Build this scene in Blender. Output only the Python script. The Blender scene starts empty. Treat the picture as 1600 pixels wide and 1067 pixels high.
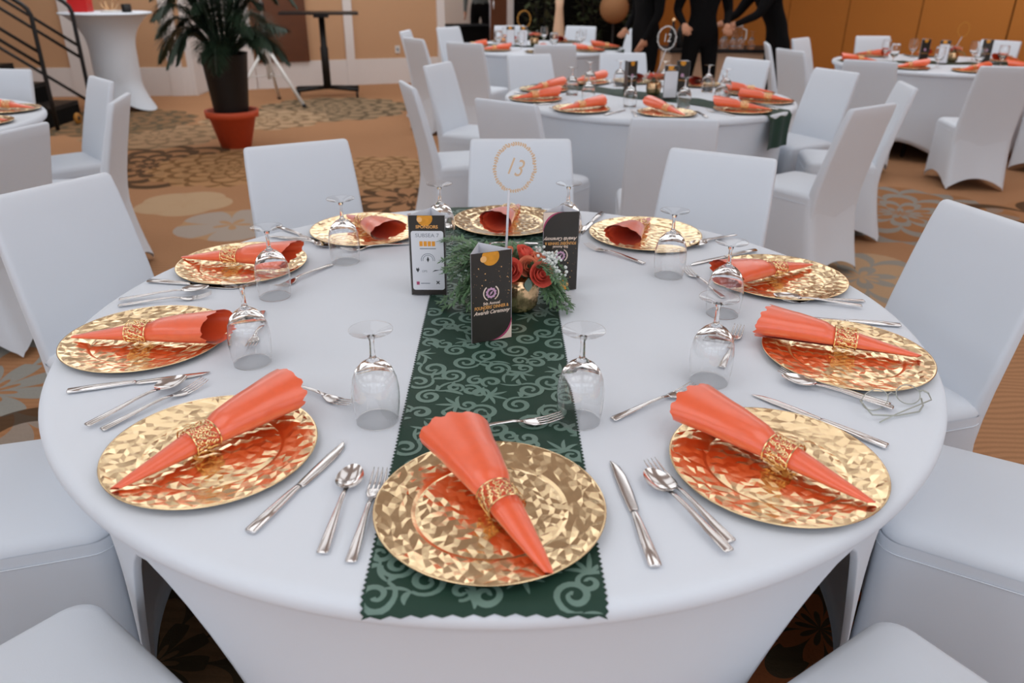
import bpy, bmesh, math, random
from math import sin, cos, pi, radians, sqrt, hypot, atan2
from mathutils import Vector, Matrix, Euler

# ------------------------------------------------------------------ camera, world, lights, exposure
scene = bpy.context.scene
COL = scene.collection
scene.view_settings.view_transform = 'Standard'
scene.view_settings.look = 'None'
scene.view_settings.gamma = 1.0
scene.view_settings.use_curve_mapping = False
scene.view_settings.exposure = -0.02

cam_data = bpy.data.cameras.new('camera')
cam_data.sensor_width = 36.0
cam_data.lens = 36.0 * 1214.49 / 1600.0
cam_data.clip_start = 0.05
cam_data.dof.use_dof = True
cam_data.dof.focus_distance = 1.62
cam_data.dof.aperture_fstop = 3.8
cam = bpy.data.objects.new('camera', cam_data)
COL.objects.link(cam)
PIT, ROLL, YAW = radians(25.2304), radians(0.4903), radians(0.8656)
fw = Vector((sin(YAW) * cos(PIT), cos(YAW) * cos(PIT), -sin(PIT)))
rt = Vector((cos(YAW), -sin(YAW), 0))
up = rt.cross(fw)
r2 = rt * cos(ROLL) + up * sin(ROLL)
u2 = -rt * sin(ROLL) + up * cos(ROLL)
cam.matrix_world = Matrix(((r2.x, u2.x, -fw.x, 0.0084), (r2.y, u2.y, -fw.y, -1.6307), (r2.z, u2.z, -fw.z, 1.4599), (0, 0, 0, 1)))
scene.camera = cam
scene.cycles.transparent_max_bounces = 20
scene.cycles.max_bounces = 10
scene.cycles.diffuse_bounces = 3
scene.cycles.transmission_bounces = 10

world = bpy.data.worlds.new('world')
scene.world = world
world.use_nodes = True
wb = world.node_tree.nodes['Background']
wb.inputs[0].default_value = (0.78, 0.88, 1.0, 1)
wb.inputs[1].default_value = 2.4        # sky strength for the fill, let in by the added rear windows

LAMP_POWER = 14.0
ROW_GAIN = {-3.6: 1.5, -1.0: 1.15, 1.6: 0.70, 4.2: 1.25, 6.8: 1.6, 8.3: 2.2, 9.0: 2.2, 9.4: 1.2}   # power weight per lamp row, tuned to even out the light
LAMP_COLOR = (0.92, 0.965, 1.0)
CEIL = 3.3
LAMP_SPOTS = [(x, y) for x in (-4.2, -1.4, 1.4, 4.2) for y in (-3.6, -1.0, 1.6, 4.2, 6.8)] + [(-4.2, 8.3), (-1.4, 9.0), (1.4, 9.4)]  # the last three are unseen lamps added to brighten the back wall

rnd = random.Random(7)

# ------------------------------------------------------------------ materials
def srgb(r, g, b):
    f = lambda c: c / 12.92 if c <= 0.04045 else ((c + 0.055) / 1.055) ** 2.4
    return (f(r / 255), f(g / 255), f(b / 255), 1)

def new_mat(name):
    m = bpy.data.materials.new(name)
    m.use_nodes = True
    nt = m.node_tree
    return m, nt, nt.nodes['Principled BSDF']

def N(nt, typ, **kw):
    n = nt.nodes.new(typ)
    for k, v in kw.items():
        setattr(n, k, v)
    return n

def mat(name, col, rough=0.6, metal=0.0, var=0.06, scale=30, bump=0.0, bscale=200, spec=None, sheen=0.0, coat=0.0):
    m, nt, b = new_mat(name)
    b.inputs['Roughness'].default_value = rough
    b.inputs['Metallic'].default_value = metal
    if spec is not None:
        b.inputs['Specular IOR Level'].default_value = spec
    if sheen:
        b.inputs['Sheen Weight'].default_value = sheen
    if coat:
        b.inputs['Coat Weight'].default_value = coat
        b.inputs['Coat Roughness'].default_value = 0.26
    tc = N(nt, 'ShaderNodeTexCoord')
    nz = N(nt, 'ShaderNodeTexNoise')
    nz.inputs['Scale'].default_value = scale
    nz.inputs['Detail'].default_value = 3
    nt.links.new(tc.outputs['Object'], nz.inputs['Vector'])
    mx = N(nt, 'ShaderNodeMix', data_type='RGBA')
    mx.inputs[6].default_value = tuple(c * (1 - var) for c in col[:3]) + (1,)
    mx.inputs[7].default_value = tuple(min(1, c * (1 + var)) for c in col[:3]) + (1,)
    nt.links.new(nz.outputs[0], mx.inputs[0])
    nt.links.new(mx.outputs[2], b.inputs['Base Color'])
    if bump:
        n2 = N(nt, 'ShaderNodeTexNoise')
        n2.inputs['Scale'].default_value = bscale
        nt.links.new(tc.outputs['Object'], n2.inputs['Vector'])
        bp = N(nt, 'ShaderNodeBump')
        bp.inputs['Strength'].default_value = bump
        bp.inputs['Distance'].default_value = 0.002
        nt.links.new(n2.outputs[0], bp.inputs['Height'])
        nt.links.new(bp.outputs[0], b.inputs['Normal'])
    return m

M = {}
M['cloth'] = mat('white_spandex', (0.74, 0.78, 0.845, 1), 0.85, var=0.015, scale=6, bump=0.08, bscale=500, spec=0.2, sheen=0.15)
M['runner'] = mat('green_runner', srgb(38, 64, 53), 0.5, var=0.10, scale=14, bump=0.1, bscale=700, spec=0.2, sheen=0.0)
M['scroll'] = mat('damask_weave', srgb(104, 132, 121), 0.40, var=0.10, scale=30, spec=0.5)
M['gold'] = mat('gold_foil', (0.94, 0.705, 0.42, 1), 0.19, 1.0, var=0.10, scale=25)
M['gold_dark'] = mat('charger_underside', srgb(70, 52, 34), 0.5, 0.3)
M['gold_ring'] = mat('gold_filigree', (0.93, 0.70, 0.36, 1), 0.22, 1.0)
M['napkin'] = mat('coral_napkin', srgb(247, 98, 50), 0.36, var=0.08, scale=60, bump=0.10, bscale=900, spec=0.7, sheen=0.1, coat=0.9)
M['steel'] = mat('steel', (0.74, 0.72, 0.71, 1), 0.16, 1.0, var=0.03)
M['tan'] = mat('tan_wallpaper', srgb(200, 156, 118), 0.8, var=0.05, scale=60, bump=0.2, bscale=120)
M['tan2'] = mat('ochre_partition', srgb(190, 117, 44), 0.85, var=0.06, scale=80, bump=0.2, bscale=150)
M['white_paint'] = mat('white_paint', srgb(228, 220, 216), 0.5, var=0.02)
M['wallrear'] = mat('pale_wall', srgb(230, 224, 218), 0.8, var=0.02)
M['ceil'] = mat('ceiling_white', srgb(240, 240, 240), 0.9, var=0.02)
M['black'] = mat('black_metal', srgb(22, 19, 18), 0.45, 0.2)
M['black_cloth'] = mat('black_cloth', srgb(16, 15, 16), 0.9, var=0.2, spec=0.1)
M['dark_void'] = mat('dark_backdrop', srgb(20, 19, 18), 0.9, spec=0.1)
M['grey_cloth'] = mat('grey_shirt', srgb(92, 98, 96), 0.9)
M['skin'] = mat('skin', srgb(190, 132, 100), 0.5)
M['hair'] = mat('dark_hair', srgb(24, 18, 15), 0.6)
M['eye'] = mat('eye_dark', srgb(30, 22, 18), 0.3)
M['terracotta'] = mat('terracotta', srgb(212, 84, 46), 0.6, var=0.08)
M['soil'] = mat('soil', srgb(34, 26, 20), 0.95)
M['palm'] = mat('palm_green', srgb(42, 60, 42), 0.5, var=0.3, scale=6)
M['dark_leaf'] = mat('dark_leaf', srgb(66, 72, 48), 0.5, var=0.4, scale=4)
M['wood'] = mat('brown_wood', srgb(96, 52, 24), 0.45, var=0.2, scale=8)
M['red'] = mat('red_box', srgb(205, 14, 10), 0.45)
M['white_plastic'] = mat('white_plastic', srgb(225, 222, 218), 0.4, var=0.02)
M['card_black'] = mat('card_print_black', srgb(50, 45, 41), 0.35, var=0.15, scale=12, spec=0.5)
M['card_white'] = mat('card_white', srgb(226, 226, 232), 0.6, var=0.01)
M['ink_grey'] = mat('ink_grey', srgb(130, 136, 146), 0.6)
M['ink_dark'] = mat('ink_dark', srgb(60, 62, 66), 0.6)
M['ink_orange'] = mat('ink_orange', srgb(240, 160, 50), 0.6)
M['ink_gold'] = mat('ink_gold', srgb(238, 172, 96), 0.5)
M['ink_pink'] = mat('ink_pink', srgb(205, 160, 190), 0.5)
M['ink_rose'] = mat('ink_rose', srgb(178, 70, 108), 0.5)
M['ink_cream'] = mat('ink_cream', srgb(238, 216, 200), 0.5)
M['ink_bokeh'] = mat('ink_bokeh', srgb(226, 150, 40), 0.5, var=0.35, scale=60)
M['ink_bokeh2'] = mat('ink_bokeh_pale', srgb(248, 190, 120), 0.5)
M['rose'] = mat('coral_rose', srgb(250, 116, 98), 0.5, var=0.15, scale=60)
M['rose2'] = mat('peach_rose', srgb(250, 156, 122), 0.5, var=0.15, scale=60)
M['blossom'] = mat('white_blossom', srgb(226, 230, 226), 0.6)
M['fern'] = mat('fern_green', srgb(98, 130, 94), 0.5, var=0.3, scale=40)
M['sage'] = mat('sage_leaf', srgb(150, 172, 158), 0.6, var=0.1)
M['vase'] = mat('gold_vase', (0.90, 0.60, 0.34, 1), 0.25, 1.0, var=0.1)
M['sign_gold'] = mat('pale_gold_sign', srgb(224, 194, 162), 0.35, 0.15)
M['sign_gold2'] = mat('gold_sign', srgb(214, 150, 62), 0.35, 0.3)
M['lamp_frame'] = mat('lamp_frame', srgb(230, 230, 230), 0.5)
M['bamboo'] = mat('ochre_wheel', srgb(180, 120, 40), 0.6)
M['tan_dim'] = mat('tan_paper', srgb(156, 108, 68), 0.8)
M['wire'] = mat('spectacle_wire', srgb(176, 178, 170), 0.35, 0.4)
M['acrylic'] = mat('frosted_acrylic', srgb(214, 214, 222), 0.3, var=0.01)
M['tan_light'] = mat('tan_skirt', srgb(226, 188, 156), 0.8)

# thin drinking glass: clear shell that reflects by Fresnel
def glass_thin():
    m = bpy.data.materials.new('thin_clear_glass')
    m.use_nodes = True
    nt = m.node_tree
    nt.nodes.clear()
    out = N(nt, 'ShaderNodeOutputMaterial')
    tr = N(nt, 'ShaderNodeBsdfTransparent')
    tr.inputs[0].default_value = (0.99, 0.99, 0.99, 1)
    gl = N(nt, 'ShaderNodeBsdfGlossy')
    gl.inputs['Roughness'].default_value = 0.03
    fr = N(nt, 'ShaderNodeFresnel')
    ge = N(nt, 'ShaderNodeNewGeometry')
    io = N(nt, 'ShaderNodeMapRange')          # same thin shell from either side
    io.inputs['To Min'].default_value = 1.6
    io.inputs['To Max'].default_value = 1 / 1.6
    nt.links.new(ge.outputs['Backfacing'], io.inputs['Value'])
    nt.links.new(io.outputs[0], fr.inputs['IOR'])
    nz = N(nt, 'ShaderNodeTexNoise')
    nz.inputs['Scale'].default_value = 12
    bp = N(nt, 'ShaderNodeBump')
    bp.inputs['Strength'].default_value = 0.02
    nt.links.new(nz.outputs[0], bp.inputs['Height'])
    nt.links.new(bp.outputs[0], gl.inputs['Normal'])
    mx = N(nt, 'ShaderNodeMixShader')
    nt.links.new(fr.outputs[0], mx.inputs[0])
    nt.links.new(tr.outputs[0], mx.inputs[1])
    nt.links.new(gl.outputs[0], mx.inputs[2])
    nt.links.new(mx.outputs[0], out.inputs[0])
    return m
M['glass'] = glass_thin()
M['glass_solid'], _nt, _b = new_mat('solid_clear_glass')
_b.inputs['Base Color'].default_value = (1.0, 1.0, 1.0, 1)
_b.inputs['Roughness'].default_value = 0.02
_b.inputs['IOR'].default_value = 1.5
_b.inputs['Transmission Weight'].default_value = 1.0

# carpet: tan ground, fine contour lines, printed dahlia medallions
def carpet():
    m, nt, b = new_mat('dahlia_carpet')
    L = nt.links.new
    b.inputs['Roughness'].default_value = 0.95
    b.inputs['Specular IOR Level'].default_value = 0.1
    tc = N(nt, 'ShaderNodeTexCoord')
    P = tc.outputs['Object']
    def math_(op, a, bb=None, cc=None):
        n = N(nt, 'ShaderNodeMath', operation=op)
        for i, v in enumerate((a, bb, cc)):
            if v is None: continue
            if isinstance(v, (int, float)): n.inputs[i].default_value = v
            else: L(v, n.inputs[i])
        return n.outputs[0]
    def mixc(f, a, c):
        n = N(nt, 'ShaderNodeMix', data_type='RGBA')
        if isinstance(f, (int, float)): n.inputs[0].default_value = f
        else: L(f, n.inputs[0])
        for i, v in ((6, a), (7, c)):
            if isinstance(v, tuple): n.inputs[i].default_value = v
            else: L(v, n.inputs[i])
        return n.outputs[2]
    warp = N(nt, 'ShaderNodeTexNoise'); warp.inputs['Scale'].default_value = 0.9
    L(P, warp.inputs['Vector'])
    wv = N(nt, 'ShaderNodeTexWave', wave_type='RINGS')
    wv.inputs['Scale'].default_value = 9; wv.inputs['Distortion'].default_value = 9
    wv.inputs['Detail'].default_value = 1; wv.inputs['Detail Scale'].default_value = 0.25
    L(P, wv.inputs['Vector'])
    tan = mixc(warp.outputs[0], srgb(196, 146, 108), srgb(178, 130, 94))
    c = mixc(math_('MULTIPLY', math_('GREATER_THAN', wv.outputs[1], 0.6), 0.28), tan, srgb(110, 78, 52))
    # x, y, radius, petals, rings, outline colour, fill colour, fill strength, line width
    GREY, DARK, CREAM = srgb(150, 150, 144), srgb(62, 48, 34), srgb(196, 164, 130)
    flowers = [
        (-2.93, 4.9, 0.85, 11, 5, DARK, srgb(150, 104, 66), 0.5, 0.34), (-2.2, 4.85, 0.70, 13, 6, srgb(120, 84, 50), srgb(186, 140, 96), 0.8, 0.20),
        (-0.65, 3.85, 0.75, 9, 3, DARK, srgb(176, 124, 84), 0.3, 0.22), (-0.98, 4.7, 0.62, 13, 6, srgb(110, 78, 46), srgb(190, 146, 104), 0.8, 0.20),
        (-2.0, 8.0, 0.95, 13, 6, srgb(92, 80, 62), srgb(160, 136, 108), 0.9, 0.24), (-2.6, 7.2, 0.70, 11, 4, srgb(128, 104, 78), CREAM, 0.8, 0.2),
        (-3.4, 6.2, 0.7, 11, 4, srgb(128, 104, 78), srgb(172, 140, 108), 0.8, 0.22), (-4.2, 7.0, 0.9, 13, 6, srgb(92, 84, 66), srgb(126, 98, 70), 0.7, 0.24),
        (2.75, 3.55, 0.80, 11, 4, GREY, srgb(150, 100, 60), 0.6, 0.26), (3.75, 3.0, 0.9, 9, 3, DARK, srgb(170, 118, 76), 0.4, 0.16),
        (1.95, 2.3, 0.45, 7, 2, GREY, CREAM, 0.8, 0.2), (-1.95, 1.0, 0.95, 9, 3, srgb(150, 156, 152), srgb(160, 112, 76), 0.5, 0.30),
        (-1.45, 0.35, 0.6, 9, 3, DARK, srgb(164, 112, 72), 0.3, 0.26), (-0.8, -0.3, 0.7, 9, 4, srgb(70, 66, 50), srgb(110, 88, 62), 0.7, 0.28),
        (0.8, -0.2, 0.7, 9, 4, srgb(190, 110, 66), srgb(70, 66, 50), 0.9, 0.26), (-2.21, 3.72, 0.33, 5, 1, CREAM, CREAM, 0.9, 0.4),
        (-1.72, 3.22, 0.36, 5, 1, srgb(178, 166, 156), srgb(190, 150, 112), 0.9, 0.4), (1.4, 5.2, 0.7, 11, 4, DARK, srgb(170, 124, 84), 0.5, 0.24),
        (0.2, 0.6, 0.8, 11, 4, DARK, srgb(120, 90, 60), 0.6, 0.26), (3.2, 0.8, 0.8, 11, 4, GREY, CREAM, 0.5, 0.24),
    ]
    for (fx, fy, R, n, rings, lc, fc, fs, lw) in flowers:
        sub = N(nt, 'ShaderNodeVectorMath', operation='SUBTRACT')
        L(P, sub.inputs[0]); sub.inputs[1].default_value = (fx, fy, 0)
        sp = N(nt, 'ShaderNodeSeparateXYZ'); L(sub.outputs[0], sp.inputs[0])
        r = math_('DIVIDE', math_('SQRT', math_('ADD', math_('MULTIPLY', sp.outputs[0], sp.outputs[0]), math_('MULTIPLY', sp.outputs[1], sp.outputs[1]))), R)
        th = math_('ARCTAN2', sp.outputs[1], sp.outputs[0])
        q = math_('MULTIPLY', math_('POWER', r, 0.8), rings)
        # petals of alternate rings sit half a petal apart: scalloped ring index
        tri = math_('ABSOLUTE', math_('COSINE', math_('MULTIPLY', th, n / 2)))
        tri2 = math_('ABSOLUTE', math_('SINE', math_('MULTIPLY', th, n / 2)))
        odd = math_('GREATER_THAN', math_('MODULO', q, 2.0), 1.0)
        sc = math_('ADD', math_('MULTIPLY', tri, math_('SUBTRACT', 1.0, odd)), math_('MULTIPLY', tri2, odd))
        fr = math_('FRACT', q)
        edge = math_('SUBTRACT', fr, math_('MULTIPLY', math_('POWER', sc, 0.5), 0.82))
        line = math_('LESS_THAN', math_('ABSOLUTE', edge), lw)
        inside = math_('LESS_THAN', math_('ADD', r, math_('MULTIPLY', math_('SUBTRACT', 1.0, tri), 0.12)), 1.0)
        c = mixc(math_('MULTIPLY', inside, fs), c, fc)
        c = mixc(math_('MULTIPLY', math_('MULTIPLY', inside, line), 0.85), c, lc)
    pile = N(nt, 'ShaderNodeTexNoise'); pile.inputs['Scale'].default_value = 140
    L(P, pile.inputs['Vector'])
    c = mixc(math_('MULTIPLY', pile.outputs[0], 0.25), c, srgb(90, 64, 44))
    L(c, b.inputs['Base Color'])
    bp = N(nt, 'ShaderNodeBump'); bp.inputs['Strength'].default_value = 0.35; bp.inputs['Distance'].default_value = 0.004
    L(pile.outputs[0], bp.inputs['Height']); L(bp.outputs[0], b.inputs['Normal'])
    return m
M['carpet'] = carpet()

# ------------------------------------------------------------------ mesh helpers
class G:
    """collects vertices and faces of ONE mesh"""
    def __init__(s):
        s.v = []; s.f = []; s.m = []
    def add(s, V, F, mi=0):
        o = len(s.v)
        s.v += [tuple(p) for p in V]
        s.f += [tuple(i + o for i in f) for f in F]
        s.m += [mi] * len(F)
        return s
    def grid(s, rows, closed=False, mi=0, flip=False):
        n = len(rows[0]); V = [p for r in rows for p in r]; F = []
        for i in range(len(rows) - 1):
            for j in range(n if closed else n - 1):
                a, b_, c_, d = i * n + j, i * n + (j + 1) % n, (i + 1) * n + (j + 1) % n, (i + 1) * n + j
                F.append((a, d, c_, b_) if flip else (a, b_, c_, d))
        return s.add(V, F, mi)
    def fan(s, ring, centre, mi=0, flip=False):
        n = len(ring)
        F = [((i + 1) % n, i, n) if flip else (i, (i + 1) % n, n) for i in range(n)]
        return s.add(list(ring) + [centre], F, mi)
    def box(s, x0, x1, y0, y1, z0, z1, mi=0):
        V = [(x, y, z) for z in (z0, z1) for y in (y0, y1) for x in (x0, x1)]
        return s.add(V, [(0, 2, 3, 1), (4, 5, 7, 6), (0, 1, 5, 4), (2, 6, 7, 3), (0, 4, 6, 2), (1, 3, 7, 5)], mi)
    def lathe(s, prof, n=32, mi=0, c=(0, 0, 0), cap0=False, cap1=False, sx=1, sy=1):
        rows = [[(c[0] + r * cos(2 * pi * k / n) * sx, c[1] + r * sin(2 * pi * k / n) * sy, c[2] + z) for k in range(n)] for r, z in prof]
        s.grid(rows, True, mi)
        if cap0: s.fan(rows[0], (c[0], c[1], c[2] + prof[0][1]), mi, True)
        if cap1: s.fan(rows[-1], (c[0], c[1], c[2] + prof[-1][1]), mi)
        return s
    def tube(s, path, r, n=8, mi=0, cap=True, closed=False):
        path = [Vector(p) for p in path]; rows = []
        k = len(path); R = r if isinstance(r, (list, tuple)) else [r] * k
        prev = None
        for i, p in enumerate(path):
            a = path[(i - 1) % k] if closed or i > 0 else p
            b_ = path[(i + 1) % k] if closed or i < k - 1 else p
            t = (b_ - a)
            t = t.normalized() if t.length > 1e-9 else Vector((0, 0, 1))
            if prev is None:
                ref = Vector((0, 0, 1)) if abs(t.z) < 0.9 else Vector((1, 0, 0))
                u = t.cross(ref).normalized()
            else:
                u = (prev - t * prev.dot(t)).normalized()
            prev = u; w = t.cross(u)
            rows.append([p + (u * cos(2 * pi * j / n) + w * sin(2 * pi * j / n)) * R[i] for j in range(n)])
        if closed: rows.append(rows[0])
        s.grid(rows, True, mi)
        if cap and not closed:
            s.fan(rows[0], path[0], mi, True); s.fan(rows[-1], path[-1], mi)
        return s
    def loft(s, st, n=10, mi=0):
        """st: (x, y, z, half width (x), half thickness (z)) along y"""
        rows = [[(x + w * cos(2 * pi * j / n), y, z + t * sin(2 * pi * j / n)) for j in range(n)] for x, y, z, w, t in st]
        s.grid(rows, True, mi)
        s.fan(rows[0], st[0][:3], mi, True); s.fan(rows[-1], st[-1][:3], mi)
        return s
    def mesh(s, name, mats, smooth=True):
        me = bpy.data.meshes.new(name)
        me.from_pydata(s.v, [], s.f)
        for mt in (mats if isinstance(mats, (list, tuple)) else [mats]):
            me.materials.append(mt)
        if len(me.materials) > 1:
            me.polygons.foreach_set('material_index', s.m)
        if smooth:
            me.polygons.foreach_set('use_smooth', [True] * len(me.polygons))
        me.update()
        return me

def fix_normals(me):
    bm = bmesh.new(); bm.from_mesh(me)
    bmesh.ops.remove_doubles(bm, verts=bm.verts, dist=1e-5)
    bmesh.ops.recalc_face_normals(bm, faces=bm.faces)
    bm.to_mesh(me); bm.free()
    return me

def link(name, data, parent=None, loc=(0, 0, 0), rz=0.0):
    o = bpy.data.objects.new(name, data)
    COL.objects.link(o)
    o.parent = parent
    o.location = loc
    o.rotation_euler = (0, 0, rz)
    return o
def obj(name, g, mats, parent=None, loc=(0, 0, 0), rz=0.0, smooth=True, fix=True):
    me = g.mesh(name, mats, smooth)
    if fix: fix_normals(me)
    return link(name, me, parent, loc, rz)
def tag(o, label, cat, group=None):
    o['label'] = label; o['category'] = cat
    if group: o['group'] = group
    return o
def thing(name, label, cat, loc=(0, 0, 0), rz=0.0, group=None):
    return tag(link(name, None, None, loc, rz), label, cat, group)
def struct(name, g, mats, loc=(0, 0, 0), rz=0.0, smooth=False):
    o = obj(name, g, mats, None, loc, rz, smooth)
    o['kind'] = 'structure'
    return o
def copy_tree(root, label, loc, rz=0.0, group=None):
    r = root.copy(); COL.objects.link(r)
    r.location = loc; r.rotation_euler = (0, 0, rz)
    r['label'] = label
    if group: r['group'] = group
    for ch in root.children:
        c = ch.copy(); COL.objects.link(c); c.parent = r
        for g in ch.children:
            d = g.copy(); COL.objects.link(d); d.parent = c
    return r
class Proto:
    """first placement uses the built thing itself, later ones are copies"""
    def __init__(s, root): s.root = root; s.used = False
    def put(s, label, loc, rz=0.0, group=None):
        if not s.used:
            s.used = True; r = s.root
            r.location = loc; r.rotation_euler = (0, 0, rz); r['label'] = label
            if group: r['group'] = group
            return r
        return copy_tree(s.root, label, loc, rz, group)

def rrect(w, d, rad, n=6):
    """rounded rectangle ring, half sizes w, d"""
    pts = []
    for cx, cy, a0 in ((w - rad, d - rad, 0), (-w + rad, d - rad, 90), (-w + rad, -d + rad, 180), (w - rad, -d + rad, 270)):
        for k in range(n + 1):
            a = radians(a0 + 90 * k / n)
            pts.append((cx + rad * cos(a), cy + rad * sin(a)))
    out = []
    for i, p in enumerate(pts):            # subdivide the straight sides
        q = pts[(i + 1) % len(pts)]
        out.append(p)
        dd = hypot(q[0] - p[0], q[1] - p[1])
        if dd > 0.06:
            k = max(2, int(dd / 0.03))
            for j in range(1, k):
                out.append((p[0] + (q[0] - p[0]) * j / k, p[1] + (q[1] - p[1]) * j / k))
    return out

def text_mesh(body, size, shear=0.0, bold=0.0, align='CENTER'):
    cu = bpy.data.curves.new('lettering', 'FONT')
    cu.body = body; cu.size = size; cu.shear = shear; cu.offset = bold
    cu.align_x = align; cu.align_y = 'CENTER'; cu.resolution_u = 3
    o = bpy.data.objects.new('lettering', cu); COL.objects.link(o)
    dg = bpy.context.evaluated_depsgraph_get()
    me = bpy.data.meshes.new_from_object(o.evaluated_get(dg))
    bpy.data.objects.remove(o)
    return me

# ------------------------------------------------------------------ the room
g = G(); g.box(-9.2, 10.2, -6.2, 14.5, -0.1, 0.0); struct('floor', g, M['carpet'])
g = G(); g.box(-9.2, 10.2, -6.2, 14.5, CEIL, CEIL + 0.1); struct('ceiling', g, M['ceil'])
g = G(); g.box(-9.2, 10.2, -6.2, -6.0, 0, 1.05); g.box(-9.2, 10.2, -6.2, -6.0, 3.05, CEIL)
FILL_WINX = [-7.2, -3.6, 0.0, 3.6, 7.2]
edges = [-9.2] + [e for w in FILL_WINX for e in (w - 1.65, w + 1.65)] + [10.2]
for a, b_ in zip(edges[0::2], edges[1::2]):
    g.box(a, b_, -6.2, -6.0, 1.05, 3.05)
struct('wall_rear', g, M['wallrear'])
for k, wx in enumerate(FILL_WINX):            # high windows added in the unseen rear wall as fill light
    g = G()
    for a, b_, c_, d in ((-1.65, -1.59, 1.05, 3.05), (1.59, 1.65, 1.05, 3.05), (-0.03, 0.03, 1.05, 3.05), (-1.65, 1.65, 1.05, 1.11), (-1.65, 1.65, 2.99, 3.05)):
        g.box(wx + a, wx + b_, -6.14, -6.06, c_, d)
    wo = struct('window_%d' % (k + 1), g, M['white_paint'])
    for s_ in (-1, 1):
        g = G(); g.add([(wx + s_ * 0.03, -6.10, 1.11), (wx + s_ * 1.59, -6.10, 1.11), (wx + s_ * 1.59, -6.10, 2.99), (wx + s_ * 0.03, -6.10, 2.99)], [(0, 1, 2, 3)])
        obj('pane', g, M['glass'], wo, smooth=False, fix=False)
    pd = bpy.data.lights.new('window_portal', 'AREA'); pd.shape = 'RECTANGLE'; pd.size = 3.3; pd.size_y = 2.0; pd.cycles.is_portal = True
    po = bpy.data.objects.new('window_portal', pd); COL.objects.link(po); po.parent = wo
    po.location = (wx, -6.02, 2.05); po.rotation_euler = (pi / 2, 0, 0)
g = G(); g.box(-9.2, -9.0, -6.2, 9.0, 0, CEIL); struct('wall_left', g, M['wallrear'])

AZA = atan2(0.106, 1.0)
A0 = (-9.05, 8.495, 0)
g = G(); g.box(0, 5.03, 0, 0.2, 0, CEIL); struct('wall_stage', g, M['tan'], A0, AZA)
g = G(); g.box(0, 5.03, -0.02, 0.0, 0, 0.35); struct('baseboard_stage', g, M['white_paint'], A0, AZA)
for k, (a, b_) in enumerate([(1.2, 1.45), (3.60, 3.86), (4.79, 4.95)]):
    g = G(); g.box(a, b_, -0.035, 0.0, 0, CEIL); struct('trim_%d' % (k + 1), g, M['white_paint'], A0, AZA)
g = G(); g.box(-4.06, -3.98, 9.02, 9.5, 0, CEIL); struct('wall_jog', g, M['white_paint'])

AZB = atan2(0.4, 1.0)
B0 = (-4.0, 9.46, 0)
g = G(); g.box(0, 3.35, 0, 0.2, 0, CEIL); struct('wall_back', g, M['tan'], B0, AZB)
g = G(); g.box(0.66, 3.29, -0.02, 0.0, 0, 0.35); struct('baseboard_back', g, M['white_paint'], B0, AZB)
g = G(); g.box(0.02, 0.65, -0.045, 0.0, 0, 2.15); dd = struct('door_1', g, M['white_paint'], B0, AZB)
g = G(); g.box(0.10, 0.57, -0.055, -0.045, 0.2, 0.95); obj('door_panel', g, M['white_paint'], dd, smooth=False)
g = G(); g.box(0.10, 0.57, -0.055, -0.045, 1.1, 2.0); obj('door_panel', g, M['white_paint'], dd, smooth=False)
for k, (a, b_) in enumerate([(1.92, 2.04), (3.285, 3.40), (4.405, 4.49)]):
    g = G(); g.box(a, b_, -0.035, 0.21, 0, 2.25 if k else CEIL); struct('trim_%d' % (k + 4), g, M['white_paint'], B0, AZB)
g = G(); g.box(3.35, 4.49, 0, 0.2, 2.15, CEIL); struct('wall_lintel', g, M['tan'], B0, AZB)
g = G(); g.box(4.14, 4.405, 0.02, 0.07, 0, 2.15); dd = struct('door_2', g, M['wood'], B0, AZB)
g = G(); g.tube([(4.17, 0.02, 1.0), (4.17, -0.03, 1.0), (4.17, -0.03, 1.12)], 0.008); obj('door_handle', g, M['steel'], dd)
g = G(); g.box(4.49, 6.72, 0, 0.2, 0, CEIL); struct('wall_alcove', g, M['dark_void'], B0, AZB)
g = G(); g.box(6.72, 8.1, 0, 0.2, 0, CEIL); struct('wall_corner', g, M['tan2'], B0, AZB)
g = G(); g.box(-1.6, 1.6, 13.2, 13.3, 0, CEIL); struct('wall_corridor', g, M['wallrear'])

AZR = atan2(1.134, -0.394)
R0 = (4.548, 9.375, 0)
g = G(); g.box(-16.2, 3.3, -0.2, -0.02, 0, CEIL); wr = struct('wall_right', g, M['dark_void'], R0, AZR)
gp = G(); gp.box(0.012, 1.188, -0.03, 0.0, 0.02, CEIL)
pm = fix_normals(gp.mesh('panel', M['tan2'], False))
for k in range(-13, 3):
    link('panel', pm, wr, (1.2 * k, 0, 0))

g = G(); g.box(0.68, 1.40, -0.05, -0.002, 0.345, 2.2)
tag(obj('wooden_panel', g, M['wood'], None, B0, AZB, smooth=False), 'tall dark brown wooden panel on the wall behind the tripod', 'panel')
so = thing('wall_socket', 'small white wall socket low on the tan wall', 'socket', B0, AZB)
g = G(); g.box(2.64, 2.71, -0.012, -0.001, 0.42, 0.52); obj('plate', g, M['white_plastic'], so, smooth=False)
g = G(); g.box(2.66, 2.69, -0.016, -0.012, 0.45, 0.49); obj('outlet', g, M['ink_grey'], so, smooth=False)

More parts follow.
